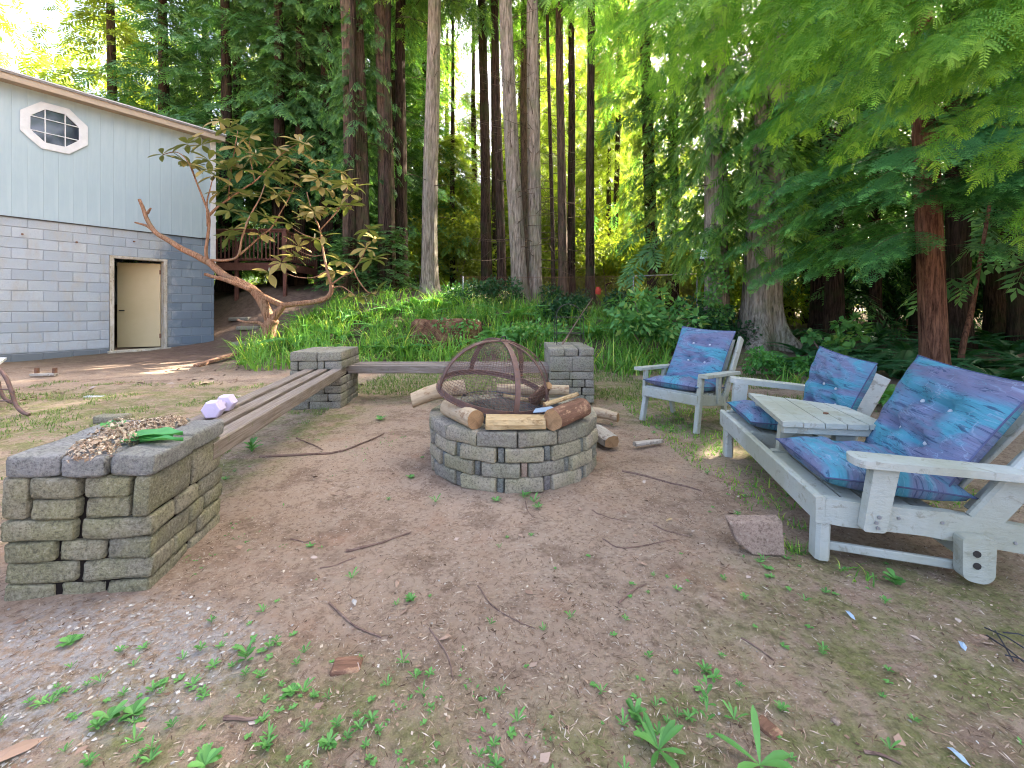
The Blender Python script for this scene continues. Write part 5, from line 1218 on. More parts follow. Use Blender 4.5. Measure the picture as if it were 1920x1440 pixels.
conifer(-4.6, 12.0, 'dark_low', 6, .0, (.5, .5, .18), 'small dark sapling just behind the flowering tree trunk', rz=2.6, d=.2)
for (x, y, kd, z, lab) in ((-13.6, 18.5, 'dark_far', 1.5, 'dark conifer behind the roof, second row, left'), (-11.4, 17.2, 'dark_far', 1.2, 'dark conifer behind the roof, second row, middle'), (-10.2, 19.5, 'dark_far', 1.0, 'dark conifer far behind the roof ridge end'), (-7.4, 17.6, 'dark_far', 1.5, 'dark conifer behind the house corner, second row'),
    (-6.2, 18.6, 'dark_far', 1.0, 'dark conifer behind the rhododendron crown'), (-4.9, 17.2, 'dark_far', 1.4, 'dark conifer behind the thickest reddish trunk'), (-7.6, 14.9, 'dark_low', 3.4, 'bushy dark conifer low above the house corner'), (-3.9, 18.8, 'mid_far', 1.6, 'mid green conifer in the gap right of the ridged trunk')):
    conifer(x, y, kd, 1 + int(-x) % 3 if 'far' in kd else 5, z, (1.25, 1.25, 1.0), lab, rz=x)
k = 0
fars = [(-8, 20), (-4.9, 21.5), (-2.2, 24), (5.5, 14.2), (10.6, 16), (-11, 24), (-15, 26), (9.2, 12.5), (11.5, 14.5), (14.5, 18), (-.4, 27), (2.8, 30), (-6.5, 28), (-4.2, 27), (6.2, 28), (10, 30)]
for i, (x, y) in enumerate(fars):
    kind = 'lit_far' if ((y > 19 and x > -6 and x < 9) or (x, y) == (5.5, 14.2)) else ('mid_far' if x < 12 else 'dark_far')
    if x > 8.5: kind = 'dark_far'
    conifer(x, y, kind, 1 + i % 3, .4 if kind != 'dark_far' else 1.2, (1.05, 1.05, .8 if -4 < x < 0 else 1.15), 'tall conifer in the woodland far behind the clearing', rz=i * 1.3, group='conifers in the woodland behind the clearing')
for i, (x, y) in enumerate([(-2.6, 18.2), (-.9, 20.5), (1.2, 19.0), (2.6, 21.5), (4.3, 18.5), (6.2, 21), (.4, 23.5), (3.8, 24.5), (1.6, 27.0), (5.0, 27.5), (3.0, 31.0), (7.4, 24.5)]):
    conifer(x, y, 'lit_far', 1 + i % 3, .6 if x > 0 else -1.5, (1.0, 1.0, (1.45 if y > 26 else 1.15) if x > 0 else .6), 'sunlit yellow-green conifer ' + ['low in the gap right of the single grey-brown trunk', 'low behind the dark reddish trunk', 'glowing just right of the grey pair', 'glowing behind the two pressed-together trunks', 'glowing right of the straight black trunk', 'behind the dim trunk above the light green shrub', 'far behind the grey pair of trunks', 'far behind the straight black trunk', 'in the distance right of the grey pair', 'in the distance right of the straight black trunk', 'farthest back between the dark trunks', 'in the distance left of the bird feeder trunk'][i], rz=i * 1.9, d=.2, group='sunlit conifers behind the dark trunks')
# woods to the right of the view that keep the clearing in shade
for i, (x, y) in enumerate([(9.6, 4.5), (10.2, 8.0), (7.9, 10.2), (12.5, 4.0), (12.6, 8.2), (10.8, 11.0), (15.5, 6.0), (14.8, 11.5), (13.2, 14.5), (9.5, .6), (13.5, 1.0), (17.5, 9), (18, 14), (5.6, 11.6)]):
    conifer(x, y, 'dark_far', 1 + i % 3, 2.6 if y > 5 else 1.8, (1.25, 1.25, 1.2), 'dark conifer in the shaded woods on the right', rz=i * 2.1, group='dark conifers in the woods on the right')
# shaded trunks seen under the branches at the right
for (px, Y, d, lab) in ((1795, 8.2, .34, 'dim grey trunk right behind the red-brown trunk'), (1868, 9.5, .34, 'dim trunk in the deep shade near the right edge'), (1908, 8.0, .26, 'dim trunk at the right edge in deep shade'), (1560, 12.5, .35, 'dim trunk behind the leafy branches right of the stout grey trunk'), (1640, 11.0, .28, 'slim dim trunk in the dark woods behind the double seat'), (1515, 14.5, .3, 'distant slim trunk right of the stout grey one')):
    tree(px, px - 8, Y, d, 'bark_dark', lab, n=14)
def sapling():
    m = MB(); pts = [P(1797, 705, 6.2), P(1805, 650, 6.2), P(1822, 580, 6.3), P(1832, 520, 6.4), P(1846, 440, 6.5), P(1870, 300, 6.8)]; m.tube(curve_pts(pts, 4), lerp(.042, .02, 21), 9, wob=.06)
    o = m.build('bare_sapling', M['bark_red'], None, True); tag(o, 'thin bare leaning sapling stem right of the red-brown trunk', 'sapling')
sapling()
# far wood closing the view
rg_ = np.random.default_rng(3)
def far_wood():
    n = 19000; th = rg_.uniform(-1.25, 1.25, n); rr = rg_.uniform(31, 42, n); h = rg_.random(n) ** 1.1 * (13 + 7 * np.clip(vnoise(th * 30, rr * 0, 5, 8), 0, 1)) + 1.2
    low = (np.abs(th + .12) < .09); h = np.where(low, h * .62, h)
    pos = np.stack([np.sin(th) * rr, np.cos(th) * rr, h], 1); D = norm(rg_.normal(size=(n, 3)) + [0, 0, -.3]); U = rg_.normal(0, .6, (n, 3)) + [0, 0, 1]; X, Yv, Z = frames(D, U); s = rg_.uniform(1.2, 2.4, n)[:, None]
    v, f = stamp(*SP_FAR, pos, X * s, Yv * s, Z * s); tag(add('distant_woodland', nmesh('distant_woodland', v, f), M['conifer_lit']), 'sunlit yellow-green woodland closing the view behind all the trunks', 'woodland', kind='stuff')
far_wood()
def broad(name, X, Y, lobes, n, L, W, mat, label, cat='shrub', group=None, seed=0, stems=4, z=None):
    zb = float(tz(X, Y, False)) if z is None else z; root = empty(name, (X, Y, zb), 0, label, cat, group)
    me = leaf_cloud('foliage', [l[:3] for l in lobes], [l[3] for l in lobes], n, L, W, seed); add('foliage', me, M[mat], root)
    for l in lobes[:stems]:
        m = MB(); m.tube([(l[0] * .15, l[1] * .15, -.1), (l[0] * .5, l[1] * .5, l[2] * .5), (l[0], l[1], l[2])], [.02, .014, .006], 6); m.build('stem', M['twig'], root)
    return root
def lobes(n, rx, h0, h1, r, seed):
    g = np.random.default_rng(seed); return [(g.uniform(-rx, rx), g.uniform(-rx * .6, rx * .6), g.uniform(h0, h1), r * g.uniform(.6, 1.2)) for _ in range(n)]
# bright understory beyond the fence
UL = ['sunlit feathery shrub behind the rhododendron, left of the trunks', 'small sunlit shrub just left of the single grey-brown trunk', 'sunlit shrub right of the single grey-brown trunk', 'sunlit shrub at the foot of the dark reddish trunk', 'sunlit shrub in the gap between the grey pair and the thin black trunk',
      'sunlit shrub between the pressed-together trunks and the straight black trunk', 'low sunlit shrub right of the straight black trunk', 'big sunlit shrub behind the red canister', 'sunlit shrub behind the light green broad-leaved shrub', 'sunlit feathery shrub left of the bird feeder trunk', 'sunlit feathery shrub between bird feeder trunk and stout grey trunk',
      'largest far sunlit shrub behind the grey pair of trunks', 'large far sunlit shrub behind the gap left of the dark reddish trunk', 'far sunlit shrub glimpsed right of the stout grey trunk']
for i, (px, Y, sc, mt) in enumerate([(560, 18, 1.3, 'conifer_lit'), (790, 15.5, 1.0, 'broad_lit'), (850, 16.5, 1.4, 'broad_lit'), (905, 19, 1.8, 'broad_lit'), (1030, 18, 1.7, 'broad_lit'), (1085, 16.5, 1.6, 'broad_lit'), (1140, 15, 1.2, 'broad_lit'), (1180, 17.5, 2.0, 'broad_lit'), (1250, 15.5, 1.6, 'broad_lit'), (1310, 13.5, 1.2, 'conifer_lit'), (1400, 14, 1.6, 'conifer_lit'), (1000, 22, 2.6, 'broad_lit'), (870, 23, 2.6, 'broad_lit'), (1480, 17, 1.6, 'broad_lit')]):
    broad('understory_shrub', PX(px, Y), Y, [(a * sc, b * sc, c * sc, d * sc) for a, b, c, d in lobes(9, 1.1, .4, 2.0, .65, 60 + i)], 3200, .16 * sc ** .5, .07 * sc ** .5, mt, UL[i], group='sunlit shrubs beyond the fence', seed=i)
for i, (px, Y) in enumerate([(1590, 13), (1690, 12.5), (1790, 11.5), (1880, 11), (1970, 10), (1640, 15), (1740, 14.5), (1850, 13.5)]):
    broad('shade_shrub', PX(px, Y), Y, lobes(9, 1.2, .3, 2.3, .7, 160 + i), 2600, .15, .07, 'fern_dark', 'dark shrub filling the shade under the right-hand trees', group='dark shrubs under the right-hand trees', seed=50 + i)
# ivy and dark leaves at the foot of the trunks
for i, (px, Y, w, h) in enumerate([(870, 10.9, .7, .5), (935, 10.6, .6, .55), (1060, 10.9, .9, .5), (1120, 10.3, .8, .45), (1045, 9.8, .6, .35), (1190, 9.6, .7, .4), (1320, 8.2, .45, .7), (1375, 8.0, .4, .35)]):
    broad('ivy_mound', PX(px, Y), Y, lobes(7, w, .05, h, .28, 90 + i), 1500, .075, .05, 'ivy', ['dark ivy mound left of the grey pair of trunks', 'dark ivy mound against the left foot of the grey pair', 'dark ivy mound right of the grey pair of trunks', 'dark ivy mound at the foot of the straight black trunk', 'low dark ivy in front of the grey pair, behind the wire trellis', 'dark ivy between the wire trellis and the light green shrub', 'ivy climbing the foot of the bird feeder trunk', 'low ivy between the bird feeder trunk and the stout grey trunk'][i], 'ivy', seed=20 + i, stems=1)
# ------------------------------------------------------------------ the rhododendron
def rhodo():
    Y = 8.9; base = P(505, 664, Y); base.z = gz(base.x, Y) - .03; root = empty('rhododendron', base, 0, 'large crooked rhododendron with peeling red-brown limbs and rusty-backed leaves, between house and bank', 'tree')
    rg = random.Random(4)
    def Q(x, y, dy=0.0): return P(x, y, Y + dy) - base
    def limb(pts, r0, r1, nm='limb', n=10):
        p = curve_pts([Q(*q) for q in pts], 4); m = MB(); m.tube(p, lerp(r0 * 1.3, r1 * 1.3, len(p)), n, wob=.07); return m.build(nm, M['rhodo_bark'], root, True)
    limb([(505, 672), (504, 645), (506, 612), (512, 598)], .12, .10, 'trunk', 14)
    limb([(508, 605), (500, 585), (492, 566), (474, 543), (446, 530), (420, 516), (398, 497), (389, 490)], .085, .052)
    limb([(510, 602), (520, 588), (531, 573)], .06, .055); limb([(531, 573), (515, 566), (495, 556), (470, 538), (440, 522)], .05, .042)
    limb([(389, 491), (365, 478), (340, 466), (318, 452), (292, 436), (276, 412), (269, 392), (261, 374)], .055, .022, 'broken_limb'); limb([(292, 436), (276, 424), (253, 417)], .032, .012, 'broken_limb'); limb([(276, 400), (283, 390)], .022, .012, 'broken_limb')
    limb([(474, 544, -.05), (445, 533, -.1), (420, 524, -.15), (397, 518, -.15), (384, 514, -.15)], .045, .022, 'broken_limb')
    limb([(501, 618, -.05), (485, 605, -.1), (462, 604, -.15), (444, 600, -.15)], .035, .012, 'broken_limb')
    limb([(531, 572), (555, 570, -.1), (581, 567, -.2), (606, 562, -.25), (620, 550, -.25), (621, 534, -.25)], .045, .034)
    B = 'branch'
    limb([(389, 490), (386, 470), (390, 440), (392, 405), (380, 370), (366, 335), (357, 305)], .028, .010, B, 7)
    limb([(392, 404), (408, 388, .1), (428, 374, .2), (455, 355, .3), (478, 340, .3), (500, 318, .4), (518, 298, .5)], .022, .009, B, 7)
    limb([(389, 425), (388, 380, -.1), (394, 355, -.2), (400, 330, -.2)], .015, .007, B, 6)
    limb([(396, 488), (425, 488, -.2), (446, 480, -.3), (453, 450, -.3), (463, 418, -.3), (474, 396, -.2), (488, 370, -.1), (497, 345)], .022, .008, B, 7)
    limb([(446, 480, -.3), (468, 462, -.1), (490, 442, 0), (508, 428, .1), (524, 402, .2), (540, 375, .3), (555, 345, .4)], .018, .008, B, 7)
    limb([(621, 534, -.25), (612, 500, -.2), (606, 470, -.1), (602, 440), (598, 425), (585, 395, .2), (575, 360, .3)], .024, .009, B, 7)
    limb([(600, 432), (620, 410, .1), (640, 385, .2), (652, 350, .3)], .014, .007, B, 6); limb([(630, 392, .1), (660, 380, .2), (680, 372, .2)], .010, .006, B, 6)
    limb([(621, 534, -.25), (640, 520, -.3), (663, 506, -.3), (680, 480, -.2), (690, 455, -.1)], .016, .008, B, 7); limb([(663, 506, -.3), (672, 525, -.3), (690, 548, -.3), (705, 548, -.3)], .012, .006, B, 6)
    limb([(622, 540, -.25), (640, 537, -.3), (655, 546, -.35), (668, 556, -.4)], .014, .006, B, 6); limb([(655, 546, -.35), (650, 556, -.4), (640, 562, -.4)], .010, .005, B, 6)
    limb([(428, 374, .2), (432, 330, .3), (440, 280, .4), (446, 245, .5)], .012, .007, B, 6); limb([(478, 340, .3), (470, 300, .3), (468, 265, .3)], .010, .006, B, 6)
    limb([(518, 298, .5), (540, 280, .5), (562, 268, .5)], .009, .006, B, 6); limb([(366, 335), (350, 300, -.2), (330, 285, -.2), (305, 290, -.2)], .009, .005, B, 6); limb([(560, 470, -.1), (585, 480, -.1), (606, 478, -.1)], .008, .006, B, 6); limb([(612, 508, -.2), (590, 520, -.3), (560, 520, -.3), (535, 512, -.3)], .009, .005, B, 6)
    limb([(603, 450, -.1), (570, 440, -.1), (545, 425, -.1)], .009, .005, B, 6)
    # leaf: obovate, slightly folded
    Lf, Wf = .27, .10; v = []; f = []; n = 6
    for i in range(n):
        t = i / (n - 1); w = Wf * (math.sin(math.pi * t ** 1.25) ** .75 if 0 < t < 1 else .04) * .5
        for s in (-1, 0, 1): v.append((Lf * t, s * w, -.02 * t * t * 2 + abs(s) * w * .35))
    for i in range(n - 1):
        for j in range(2): f.append((i * 3 + j, i * 3 + j + 1, i * 3 + 4 + j, i * 3 + 3 + j))
    lm = pmesh('leaf', v, f, True); lm.materials.append(M['rhodo_leaf'])
    bd = MB(); bd.tube([(0, 0, 0), (0, 0, .03), (0, 0, .07), (0, 0, .10)], [.008, .016, .012, .003], 6); bm = pmesh('bud', bd.v, bd.f, True); bm.materials.append(M['rhodo_bud'])
    W = [(305, 290, -.2), (352, 270), (345, 302), (378, 272), (392, 300), (357, 308), (402, 330, -.2), (430, 240, .5), (446, 276, .4), (468, 256, .3), (455, 318, .2), (480, 290, .3), (500, 330, .1), (520, 278, .5), (545, 300, .4), (562, 266, .5), (540, 338, .3), (578, 330, .3), (602, 350, .3), (622, 320, .4), (645, 345, .3), (668, 350, .3), (612, 388, .1), (572, 388, .2), (545, 420, -.1), (500, 408, .1), (438, 430, -.3), (424, 300, .2), (470, 368, 0), (515, 372, .2), (655, 385, .2), (692, 430, -.1), (686, 465, -.2), (640, 490, -.3), (560, 462, -.1), (590, 448, 0), (528, 492, -.3), (505, 512, -.3), (705, 548, -.3), (668, 556, -.4), (535, 355, .4), (430, 395, -.1), (490, 440, 0), (600, 300, .6), (412, 360, .1)]
    W2 = [(q[0] + rg.uniform(-26, 26), q[1] + rg.uniform(-16, 22), (q[2] if len(q) > 2 else 0) + rg.uniform(-.4, .5)) for q in W[6:36]]
    cnt = 0; ev = []; ef = []
    for q in W + W2:
        c = Q(*q); k = rg.randint(6, 8); ax = Vector((rg.uniform(-.5, .5), rg.uniform(-.7, .2), 1)).normalized(); a = ax.orthogonal().normalized(); b = ax.cross(a); ph = rg.uniform(0, 6)
        for i in range(k):
            th = ph + 2 * math.pi * i / k + rg.uniform(-.25, .25); el = rg.uniform(-.55, .55); d = (a * math.cos(th) + b * math.sin(th)) * math.cos(el) + ax * math.sin(el); up = (ax + Vector((rg.uniform(-.4, .4), rg.uniform(-.4, .4), 0))).normalized(); y = up.cross(d).normalized(); z = d.cross(y); s = rg.uniform(.85, 1.5)
            mt_ = Matrix.Translation(c + d * .015) @ Matrix((d, y, z)).transposed().to_4x4() @ Matrix.Scale(s, 4)
            if cnt >= 296: b0 = len(ev); ev += [mt_ @ Vector(p) for p in v]; ef += [tuple(b0 + j for j in t_) for t_ in f]; continue
            o = add('leaf', lm, None, root); o.matrix_local = Matrix.Translation(c + d * .015) @ Matrix((d, y, z)).transposed().to_4x4() @ Matrix.Scale(s, 4); cnt += 1
        if rg.random() < .25 and cnt < 296: add('bud', bm, None, root, c + ax * .02)
    add('inner_leaves', pmesh('inner_leaves', ev, ef, True), M['rhodo_leaf'], root)['kind'] = 'stuff'
rhodo()

# ------------------------------------------------------------------ bank plants
def blade_strip(L, W, bend, n=4):
    v = []; f = []
    for i in range(n + 1):
        t = i / n; w = W * (1 - t ** 1.6) * .5 + .0008; a = bend * t; x = L * (math.sin(a) / max(bend, .01) if bend > .02 else 0) ; 
        x = L * t * math.sin(bend * t * .9); z = L * t * math.cos(bend * t * .9); v += [(x, -w, z), (x, w, z)]
    for i in range(n): f.append((2 * i, 2 * i + 1, 2 * i + 3, 2 * i + 2))
    return np.array(v), np.array(f)
BL = [blade_strip(1, .035, b) for b in (.5, .9, 1.3, 1.7)]
def blades(name, pts, L, W, mat, seed, parent=None, kind=None, label=None, cat=None):
    rg = np.random.default_rng(seed); V = []; Fc = []; n0 = 0
    pts = np.asarray(pts, float); idx = rg.integers(0, 4, len(pts))
    for b in range(4):
        p = pts[idx == b]; n = len(p)
        if n == 0: continue
        a = rg.uniform(0, 2 * math.pi, n); X = np.stack([np.cos(a), np.sin(a), np.zeros(n)], 1); U = norm(np.stack([rg.normal(0, .18, n), rg.normal(0, .18, n), np.ones(n)], 1)); Yv = norm(np.cross(U, X)); X = np.cross(Yv, U)
        l = (L * rg.uniform(.45, 1.2, n))[:, None]; v, f = stamp(BL[b][0], BL[b][1], p, X * l, Yv * (W / .035 * rg.uniform(.7, 1.2, n))[:, None], U * l); V.append(v); Fc.append(f + n0); n0 += len(v)
    o = add(name, nmesh(name, np.concatenate(V), np.concatenate(Fc)), M[mat], parent); tag(o, label, cat, kind=kind); return o
def area(n, x0, x1, y0, y1, test, seed):
    rg = np.random.default_rng(seed); x = rg.uniform(x0, x1, n); y = rg.uniform(y0, y1, n); k = test(x, y); x, y = x[k], y[k]; return np.stack([x, y, tz(x, y)], 1)
def bank_test(x, y):
    d = y - (7.0 + .25 * np.sin(x * 1.7) + np.clip(-x - 4.2, 0, 3) * .9); cl = vnoise(x, y, .45, 11)
    return (d > 0) & (cl > .38) & (x > -5.6 + (y - 8) * .25) & (x < 2.6 + (y - 7) * .2)
blades('tall_grass', area(11500, -6, 3.4, 6.8, 11.2, bank_test, 1), .58, .020, 'grass', 1, kind='stuff', label='lush strap-leaved grass covering the bank behind the benches', cat='grass')
blades('lawn_grass', area(26000, -2.2, 4.2, 4.7, 7.6, lambda x, y: (vnoise(x, y, .5, 12) > .36) & ~((x > -2.3) & (x < .9) & (y < 4.95)) & (y > 4.9 - x * .12), 2), .075, .006, 'grass_short', 2, kind='stuff', label='short patchy grass behind the rear bench', cat='grass')
def turf_test(x, y):
    c = vnoise(x, y, .35, 13) + .5 * vnoise(x, y, .12, 14); return (c > .86)
blades('thin_turf', area(26000, -6.5, -1.9, 2.2, 6.0, lambda x, y: turf_test(x, y) & ~((x > -1.95) & (y < 2.2)), 3), .045, .005, 'grass_short', 3, kind='stuff', label='thin mossy turf on the ground left of the long bench', cat='grass')
blades('chair_grass', np.concatenate([area(5000, 1.2, 2.7, 2.2, 4.9, lambda x, y: (vnoise(x, y, .25, 15) > .45) & (y < 7 - x * 1.4) | ((vnoise(x, y, .2, 17) > .55) & (x > 1.35)), 4), area(1600, 1.1, 2.0, 1.3, 2.2, lambda x, y: (vnoise(x, y, .18, 18) > .68), 5)]), .05, .006, 'grass', 4, kind='stuff', label='ragged grass growing under and around the white seats', cat='grass')
def frond_mesh(L, seed, width=.16):
    rg = np.random.default_rng(seed); l = L; el = rg.uniform(.75, 1.2); nP = 18; v = []; f = []
    def rp(t): return np.array([l * t * (math.cos(el) + .55 * t), 0, l * (t * math.sin(el) - .75 * t * t * math.sin(el))])
    for i in range(nP + 1): v.append(rp((i + .5) / (nP + .5)))
    for i in range(nP):
        t = (i + 1) / (nP + .5); a, b = v[i], v[i + 1]; tang = (b - a) / np.linalg.norm(b - a); up = np.array([-tang[2], 0, tang[0]]); w = l * width * 1.1 * math.sin(math.pi * min(1, t ** .65 * .97 + .02)) ** .8
        for s in (-1, 1):
            d = np.array([0, s, 0]) * .93 + tang * .36 - up * (.12 + rg.uniform(-.05, .1)); k = len(v); v += [a + d * w * .55 - tang * .1 * l / nP, (a + b) / 2 + d * w, b + d * w * .5 - tang * .25 * l / nP]; f += [(i, k, k + 1), (i, k + 1, k + 2), (i, k + 2, i + 1)]
    return nmesh('frond', np.array(v), np.array(f))
FM = {(q, i): frond_mesh(.75, 200 + i) for q in 'ld' for i in range(5)}
for (q, i), me_ in FM.items(): me_.materials.append(M['fern' if q == 'l' else 'fern_dark'])
fr_ = random.Random(77)
def fern(px, Y, s, q, lab, grp=None, i=0, rz=0.0):
    X = PX(px, Y); o = empty('fern', (X, Y, gz(X, Y) - .02), rz, lab, 'fern', grp); n = 10 + i % 3
    for k in range(n):
        ss = s * fr_.uniform(.75, 1.15); p = add('frond', FM[(q, fr_.randrange(5))], None, o, None, (fr_.uniform(-.15, .15), fr_.uniform(-.2, .2), 2 * math.pi * k / n + fr_.uniform(-.3, .3))); p.scale = (ss, ss, ss)
rr_ = random.Random(9)
fl = [(590, 9.2), (640, 8.6), (700, 9.0), (660, 9.8), (735, 10.0), (780, 10.4), (830, 10.3), (715, 7.9), (620, 7.9), (800, 9.6), (900, 8.2), (925, 8.6), (880, 9.4), (560, 8.4), (755, 7.6), (575, 10.2), (850, 10.8), (1000, 8.7), (960, 9.4), (1230, 9.0), (1290, 8.6), (1260, 7.9), (1025, 9.8), (1110, 8.8), (1160, 9.3)]
for i, (x, Y) in enumerate(fl): fern(x, Y, rr_.uniform(.8, 1.2), 'l', 'light green fern on the bank behind the benches', 'light green ferns on the bank', i, rr_.uniform(0, 6))
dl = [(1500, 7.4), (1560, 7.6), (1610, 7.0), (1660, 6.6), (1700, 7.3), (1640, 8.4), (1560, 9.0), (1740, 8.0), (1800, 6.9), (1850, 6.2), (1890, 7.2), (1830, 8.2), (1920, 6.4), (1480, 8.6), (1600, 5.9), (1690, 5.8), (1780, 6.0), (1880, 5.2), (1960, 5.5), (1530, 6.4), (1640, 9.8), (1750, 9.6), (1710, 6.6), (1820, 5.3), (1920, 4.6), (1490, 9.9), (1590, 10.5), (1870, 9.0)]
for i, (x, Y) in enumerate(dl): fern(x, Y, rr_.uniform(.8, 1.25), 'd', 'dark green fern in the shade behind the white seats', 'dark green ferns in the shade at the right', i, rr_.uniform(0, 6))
fern(1475, 6.7, .95, 'l', 'large bright fern at the foot of the stout grey trunk', None, 1, 1.0); fern(1655, 4.6, .85, 'l', 'bright fern between the two nearest blue back cushions', None, 2, 2.0); fern(1700, 4.3, .75, 'l', 'bright fern right behind the nearest blue back cushion', None, 0, .4)
def clump(px, Y, n, L, W, mat, lab, cat='plant', rad=.07, seed=0):
    X = PX(px, Y); z = gz(X, Y); rg = np.random.default_rng(seed); pts = np.stack([rg.normal(0, rad, n), rg.normal(0, rad, n), np.zeros(n)], 1); o = blades('strap_leaf_plant', pts, L, W, mat, seed, label=lab, cat=cat); o.location = (X, Y, z - .02); return o
clump(800, 7.6, 40, .5, .022, 'grass', 'grass clump growing up in front of the left side of the mossy stump', seed=54, rad=.16); clump(885, 7.6, 40, .5, .022, 'grass', 'grass clump at the right side of the mossy stump', seed=55, rad=.16)
clump(752, 7.5, 26, .72, .035, 'grass', 'upright sword-leaved clump left of the mossy stump', seed=41, rad=.05); clump(738, 7.3, 18, .5, .03, 'grass_short', 'yellowing strap-leaved clump beside the upright sword-leaved one', seed=42)
clump(845, 7.3, 22, .55, .03, 'grass', 'sword-leaved clump in front of the mossy stump', seed=43); clump(865, 9.9, 24, .7, .03, 'grass', 'tall strap-leaved clump above and behind the mossy stump', seed=44)
clump(700, 7.1, 46, .5, .026, 'grass', 'arching strap-leaved clump right of the corner pillar', seed=45, rad=.12); clump(1135, 6.9, 70, .6, .026, 'grass', 'broad arching grass clump right of the wire trellis', seed=46, rad=.2); clump(1180, 6.5, 60, .5, .024, 'grass', 'arching grass clump at the foot of the light green shrub', seed=47, rad=.16)
clump(1250, 6.6, 50, .5, .024, 'grass', 'grass clump between the light green shrub and the single armchair', seed=48, rad=.14); clump(1478, 5.6, 40, .4, .02, 'grass', 'grass tuft between the back cushions of the armchair and double seat', seed=49, rad=.1)
clump(1492, 1.83, 60, .085, .006, 'grass', 'bright grass tuft beside the near front leg of the double seat', seed=50, rad=.02); clump(1105, 7.6, 60, .55, .022, 'grass', 'grass clump behind the wire trellis', seed=51, rad=.16); clump(610, 7.3, 60, .45, .022, 'grass', 'bright grass clump behind the corner pillar', seed=52, rad=.2)
# the light green shrub, big-leaved
def big_shrub():
    Y = 7.6; X = PX(1222, Y); g = np.random.default_rng(8); lb = [(g.uniform(-.62, .62), g.uniform(-.4, .3), g.uniform(.35, 1.15) - .0, .2) for _ in range(26)]
    root = broad('light_green_shrub', X, Y, lb, 1500, .15, .065, 'bush', 'light green broad-leaved shrub between the trellis pillar and the bird feeder tree', 'shrub', None, 5, 12)
    clump(1215, 7.5, 40, .5, .03, 'grass', 'strap leaves growing up through the light green shrub', seed=53, rad=.25)
big_shrub()
broad('leafy_plant', PX(1000, 7.9), 7.9, lobes(12, .45, .15, .55, .18, 7), 900, .10, .06, 'bush', 'bright leafy plant in front of the pale grey pair of trunks', 'plant', None, 6)
broad('leafy_plant', PX(930, 7.5), 7.5, lobes(8, .3, .1, .4, .15, 17), 600, .09, .05, 'bush', 'yellow-green leafy plant behind the top of the fire screen', 'plant', None, 16)
broad('leafy_plant', PX(1550, 6.9), 6.9, lobes(9, .35, .2, .75, .13, 27), 260, .13, .10, 'bush', 'pale maple-leaved seedling in the dark between the stout trunk and the seats', 'plant', None, 26)
broad('leafy_plant', PX(1445, 6.2), 6.2, lobes(9, .5, .1, .35, .15, 37), 900, .07, .045, 'fern', 'low leafy plants at the foot of the stout grey trunk', 'plant', None, 36)
broad('climbing_ivy', PX(1335, 8.15), 8.15, [(g1 * .12, -.1, .3 + i * .28, .22) for i, g1 in enumerate([0, 1, -1, 1, 0, -1, 0])], 1500, .08, .055, 'bush', 'green creeper climbing below the white bird feeder', 'creeper', None, 46, 1)
def stump():
    X, Y = PX(835, 8.3), 8.3; z = float(tz(X, Y, False)); root = empty('mossy_stump', (X, Y, z), 0, 'old mossy rust-brown stump half buried in the plants of the bank', 'stump'); rg = np.random.default_rng(6)
    n = 26; rid = rg.normal(0, .08, n); v = []; f = []; prof = [(1.18, -.3), (1.08, 0), (1.0, .2), (.96, .38), (.9, .46), (.6, .47), (.3, .43), (.02, .42)]
    for (r_, zz) in prof:
        for k in range(n): a = 2 * math.pi * k / n; q = .66 * r_ * (1 + rid[k]) * (1 + rg.normal(0, .03)); v.append((q * math.cos(a), q * math.sin(a) * .7, zz + rg.normal(0, .02)))
    for i in range(len(prof) - 1):
        for k in range(n): f.append((i * n + k, i * n + (k + 1) % n, (i + 1) * n + (k + 1) % n, (i + 1) * n + k))
    t = NT('rotten_wood'); w = t.world(); nn = t.noise(w, 7, 6, .75); c = t.ramp(nn, [(.3, (.03, .018, .012)), (.5, (.16, .08, .045)), (.62, (.26, .16, .09)), (.72, (.12, .15, .04))]); add('wood', pmesh('wood', v, f, True), t.done(t.bsdf(c, .95, nn, 1.0, .05, .1)), root)
    me = leaf_cloud('leaves', [(.3, -.45, .25), (-.3, -.5, .1), (.55, -.3, .4), (0, -.45, .42)], [.2, .16, .18, .2], 260, .07, .05, 5); add('leaves', me, M['bush'], root)
stump()

